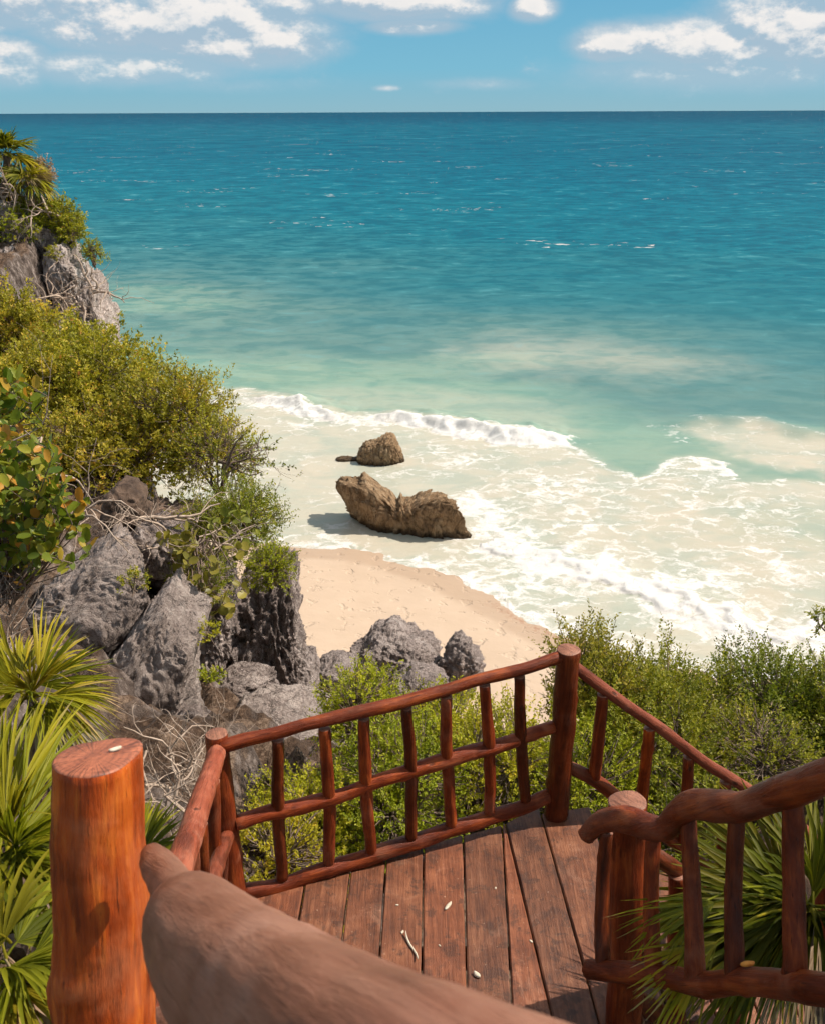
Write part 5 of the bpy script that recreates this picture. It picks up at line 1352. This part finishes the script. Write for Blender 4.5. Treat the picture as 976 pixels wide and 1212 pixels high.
for k, (a, b) in enumerate(bal):
    mids = ((a[0] + b[0]) / 2 + (3 if k % 2 else -2), (a[1] + b[1]) / 2)
    log('baluster', lp([a, mids, b]), [0.027, 0.031, 0.029], 'log' if k % 3 else 'log_dark', rail, seed=20 + k, wob=0.09, knots=3)

# --- left rail of the upper flight, from the small post up towards the round post
sr = thing('stair_rail', 'faded red left stair rail rising from the small corner post towards the round post', 'handrail', Vector(pA1), 'log railings of the stairs')
a0, a1 = pA0 + Vector((0.01, -0.06, -0.06)), P(208, 1040, 2.6)
dirv = (a1 - a0)
log('top_rail', [a0, a0 + dirv * 0.5, a1, a1 + dirv * 0.28], [0.040, 0.043, 0.044], 'log_pink', sr, seed=31, wob=0.03)
def on_left(px_, py_):   # the upright plane holding the left stair rail
    return PL(px_, py_, (a0.x, a0.y), (a1.x, a1.y))
m0, m1 = P(270, 988, 4.35), P(247, 1052, 3.6)
log('middle_rail', [m0 + (m0 - m1) * 0.12, m1, m1 + (m1 - m0) * 1.4], [0.034, 0.036], 'log_pink', sr, seed=32, wob=0.05)
log('baluster', [P(252, 925, 3.95), P(256, 1050, 4.15)], [0.030, 0.030], 'log', sr, seed=33)
log('baluster', [P(237, 975, 3.4), P(242, 1080, 3.6)], [0.028, 0.028], 'log', sr, seed=34)
log('baluster', [P(226, 1000, 3.1), P(229, 1110, 3.3)], [0.028, 0.028], 'log', sr, seed=35)
log('baluster', [P(263, 1000, 4.3), P(266, 1075, 4.5)], [0.028, 0.028], 'log_dark', sr, seed=36)

# --- far rail of the descending flight
dr = thing('stair_rail', 'thin straight handrail running down to the right from the corner post', 'handrail', Vector((0.85, 4.0, DZ)), 'log railings of the stairs')
C_, D_ = (0.80, 4.02), (3.0, 4.02)
def lq(lst): return [PL(a, b, C_, D_) for a, b in lst]
log('top_rail', lq([(670, 782), (720, 820), (780, 862), (830, 900), (884, 934), (990, 1012)]), [0.029, 0.031, 0.030, 0.031, 0.031], 'log_pink', dr, seed=41, wob=0.05)
log('bottom_rail', lq([(662, 903), (694, 918), (735, 948), (800, 1000), (900, 1075)]), [0.034, 0.038, 0.036], 'log', dr, seed=42, wob=0.07)
for k, (a, b) in enumerate([((713, 822), (703, 920)), ((768, 862), (757, 965)), ((815, 896), (808, 1000)), ((858, 925), (852, 1050))]):
    log('baluster', lq([a, b]), [0.030, 0.033], 'log' if k != 1 else 'log_orange', dr, seed=43 + k, wob=0.05)
log('end_post', lq([(985, 990), (960, 1200)]), [0.06, 0.06], 'log_dark', dr, seed=49)

# --- the two flights
fl = thing('stairs', 'wooden treads going down to the right beyond the palm', 'stairs', Vector((0.98, 3.4, DZ)))
for k in range(8):
    z_ = DZ - 0.17 * (k + 1); x_ = 0.985 + 0.27 * k
    for h_ in range(2):
        V = []
        board_t = []
        y0_, y1_ = 2.86, 3.96
        xa = x_ + h_ * 0.135
        nn_ = 10; t_ = np.linspace(0, 1, nn_); rows = []
        for f in t_:
            y_ = y0_ + (y1_ - y0_) * f
            rows.append([(xa + 0.003, y_, z_ - 0.04), (xa + 0.003, y_, z_ - 0.005), (xa + 0.008, y_, z_), (xa + 0.125, y_, z_), (xa + 0.131, y_, z_ - 0.005), (xa + 0.131, y_, z_ - 0.04)])
        V = np.array(rows).reshape(-1, 3); m = 6
        i, j = np.meshgrid(np.arange(nn_ - 1), np.arange(m), indexing='ij')
        Fq = np.stack([i * m + j, i * m + (j + 1) % m, (i + 1) * m + (j + 1) % m, (i + 1) * m + j], -1).reshape(-1, 4)
        cp = np.array([list(range(m))[::-1], [(nn_ - 1) * m + q_ for q_ in range(m)]])
        sub('tread', V, [Fq, cp], M['plank'], fl, smooth=False)
for k, y_ in enumerate((2.93, 3.90)):
    log('stringer', [(0.98, y_, DZ - 0.28), (3.2, y_, DZ - 0.28 - 0.17 / 0.27 * 2.22)], [0.06, 0.06], 'log_dark', fl, seed=60 + k)
log('support_post', [(3.1, 3.4, DZ - 1.9), (3.1, 3.4, DZ - 4.4)], [0.06, 0.07], 'log_dark', fl, seed=63)

uf = thing('stairs', 'upper wooden treads coming down to the deck below the viewer', 'stairs', Vector((0.1, 1.6, DZ)))
for k in range(8):
    z_ = DZ + 0.185 * (k + 1); y_ = YN - 0.01 - 0.235 * (k + 1)
    if z_ > 10.05: break
    board('tread', -0.50, 0.70, y_, -0.50, 0.70, y_ + 0.25, z_ - 0.04, z_, uf, seed=80 + k)
for k, x_ in enumerate((-0.48, 0.68)):
    log('stringer', [(x_, YN - 0.06, DZ - 0.13 + 0.10), (x_, YN - 2.0, DZ + 1.40)], [0.05, 0.05], 'log_dark', uf, seed=90 + k)
ul = thing('upper_landing', 'upper wooden landing where the viewer stands', 'deck', Vector((0, 0, 10.1)))
for k in range(8):
    board('board', -0.80 + k * 0.21, -0.595 + k * 0.21, -1.2, -0.80 + k * 0.21, -0.595 + k * 0.21, 0.62, 10.06, 10.10, ul, seed=100 + k)
for k, (x_, y_) in enumerate([(-0.7, 0.5), (0.8, 0.5), (-0.7, -1.1), (0.8, -1.1)]):
    log('support_post', [(x_, y_, 10.05), (x_, y_, 6.9)], [0.07, 0.08], 'log_dark', ul, seed=110 + k)

# --- right handrail of the upper flight with its post
rr_ = thing('stair_rail', 'thick wavy right handrail with stout balusters, rising to the right edge', 'handrail', Vector((0.8, 2.74, DZ)), 'log railings of the stairs')
def dpt(px_): return np.interp(px_, [690, 976, 1200], [3.42, 2.50, 1.95])
def q1(px_, py_, dd=0.0): return P(px_, py_, dpt(px_) + dd)
log('top_rail', [q1(a, b) for a, b in [(693, 990), (704, 978), (722, 971), (745, 972), (768, 979), (786, 981), (800, 966), (818, 953), (850, 955), (880, 955), (905, 946), (935, 936), (976, 920), (1040, 900), (1120, 880)]],
    [0.032, 0.040, 0.048, 0.040, 0.044, 0.052, 0.044, 0.050, 0.046, 0.046], 'log', rr_, seed=51, wob=0.05, sides=28, segs=90, knots=5)
log('bottom_rail', [q1(a, b) for a, b in [(697, 1148), (720, 1150), (750, 1152), (790, 1158), (830, 1165), (875, 1162), (920, 1163), (976, 1172), (1060, 1180), (1120, 1185)]],
    [0.034, 0.040, 0.038, 0.044, 0.042], 'log', rr_, seed=52, wob=0.07, sides=24, segs=80, knots=7)
for k, (a, m_, b, r_) in enumerate([((717, 985), (712, 1060), (712, 1150), 0.028), ((772, 985), (770, 1070), (772, 1160), 0.030), ((815, 965), (819, 1060), (824, 1165), 0.031), ((872, 955), (868, 1050), (869, 1160), 0.030), ((937, 945), (938, 1040), (941, 1160), 0.034), ((1010, 930), (1010, 1040), (1012, 1170), 0.033)]):
    log('baluster', [q1(*a, 0.02), q1(*m_, 0.03), q1(*b, 0.0)], [r_ * 0.85, r_ * 0.9, r_ * 1.05], 'log_dark' if k in (0, 3, 5) else 'log', rr_, seed=120 + k, wob=0.09, knots=4, segs=36)
pp0 = PY(742, 950, 2.80); pb1 = PZ(737, 1215, DZ - 0.02)
log('post', [(pb1.x, pb1.y, DZ - 0.4), tuple(pb1), tuple(pp0)], [0.078, 0.074, 0.073], 'log', rr_, seed=53, capmat='cap', sides=28, wob=0.04)
nr_ = thing('stair_rail', 'low log rail going down beneath the palm from the flat topped post', 'handrail', Vector((0.92, 2.84, DZ)), 'log railings of the stairs')
log('bottom_rail', [P(748, 1180, 3.9), P(800, 1216, 4.05), P(880, 1275, 4.3)], [0.045, 0.045], 'log_dark', nr_, seed=54)
log('top_rail', [P(752, 1000, 3.62), P(800, 1030, 3.8), P(900, 1100, 4.1), P(1010, 1180, 4.4)], [0.036, 0.036], 'log_dark', nr_, seed=55)
log('baluster', [P(801, 1035, 3.78), P(800, 1220, 4.10)], [0.036, 0.040], 'log', nr_, seed=56)
log('baluster', [P(870, 1080, 4.02), P(866, 1270, 4.3)], [0.036, 0.040], 'log_dark', nr_, seed=57)

# --- round post and hand worn rail in front
rp = thing('post', 'thick orange varnished round post with a sawn flat top at the left', 'post', Vector(P(117, 1212, 1.75)))
t0, t1 = P(111, 898, 1.62), P(117, 1212, 1.74)
log('shaft', [t1 + (t1 - t0) * 1.6, t1, t0], [0.106, 0.082, 0.068], 'log_orange', rp, seed=71, wob=0.045, sides=36, segs=90, knots=7, capmat='cap_orange', corner=((0.55, 0.84, 0), 0.50, 0.50))
hr = thing('handrail', 'smooth hand worn grey brown handrail log close to the viewer', 'handrail', Vector(P(400, 1240, 0.62)))
log('rail', [P(180, 1012, 1.58), P(188, 1024, 1.52), P(198, 1040, 1.44), P(209, 1058, 1.33), P(230, 1098, 1.10), P(264, 1142, 0.95), P(325, 1196, 0.78), P(425, 1264, 0.61), P(560, 1332, 0.50), P(760, 1430, 0.44), P(1000, 1560, 0.42)],
    [0.020, 0.027, 0.031, 0.031, 0.060, 0.069, 0.068, 0.065, 0.062, 0.062, 0.062], 'log_grey', hr, seed=72, wob=0.02, sides=40, segs=110, knots=2)

# --- small litter
def chip(name, label, cat, px_, py_, z_, l, w_, h_, ang, mat, bend=0.0, on=None):
    c = on if on is not None else PZ(px_, py_, z_)
    n = 9; t = np.linspace(-1, 1, n); rows = []
    for f in t:
        ww = w_ * 0.5 * math.sqrt(max(1 - f * f * 0.92, 0.02)); lift = bend * (f * f)
        off_ = bend * 1.2 * math.sin(f * 2)
        for a, hh_ in ((-1, 0.25), (-0.5, 1.0), (0.5, 1.0), (1, 0.25), (0.5, 0), (-0.5, 0)):
            x_, y_ = f * l / 2, a * ww + off_
            rows.append((c.x + x_ * math.cos(ang) - y_ * math.sin(ang), c.y + x_ * math.sin(ang) + y_ * math.cos(ang), c.z + 0.0015 + lift + hh_ * h_))
    V = np.array(rows); m = 6
    i, j = np.meshgrid(np.arange(n - 1), np.arange(m), indexing='ij')
    Fq = np.stack([i * m + j, (i + 1) * m + j, (i + 1) * m + (j + 1) % m, i * m + (j + 1) % m], -1).reshape(-1, 4)
    cp = np.array([list(range(m)), [(n - 1) * m + k for k in range(m)][::-1]])
    tag(sub(name, V, [Fq, cp], M[mat], None), label, cat)
chip('wood_chip', 'short pale wood chip lying in the middle of a deck board', 'chip', 530, 1073, DZ, 0.055, 0.020, 0.006, 1.0, 'chip')
chip('shell', 'small white shell on the deck near the blurred handrail', 'shell', 564, 1155, DZ, 0.036, 0.026, 0.012, 2.3, 'chip')
chip('twig', 'thin curved pale twig lying across a board seam', 'twig', 487, 1122, DZ, 0.16, 0.012, 0.008, 1.75, 'chip', bend=0.012)
chip('petal', 'bright orange petal resting on the bottom rail on the right', 'petal', 710, 1137, DZ, 0.045, 0.022, 0.006, 0.2, 'petal', on=q1(884, 1142, -0.01))
chip('shell', 'white shell fragment on the flat top of the orange post', 'shell', 138, 891, DZ, 0.022, 0.012, 0.003, 0.5, 'chip', on=P(137, 890, 1.645) + Vector((0, 0, 0.004)))
for k, (a, b, l_) in enumerate([(418, 1127, 0.02), (476, 1104, 0.02), (628, 1115, 0.018), (470, 1072, 0.015), (586, 1052, 0.014), (520, 1120, 0.012)]):
    chip('crumb', ['tiny pale crumb on the deck beside the blurred handrail', 'tiny pale crumb on the deck left of the curved twig', 'tiny pale crumb on the narrow wedge board', 'tiny pale crumb on the board left of the wood chip', 'tiny pale crumb between the wood chip and the wedge board', 'tiny pale crumb between wood chip and white shell'][k], 'crumb', a, b, DZ, l_, l_ * 0.7, 0.004, k * 1.1, 'chip')
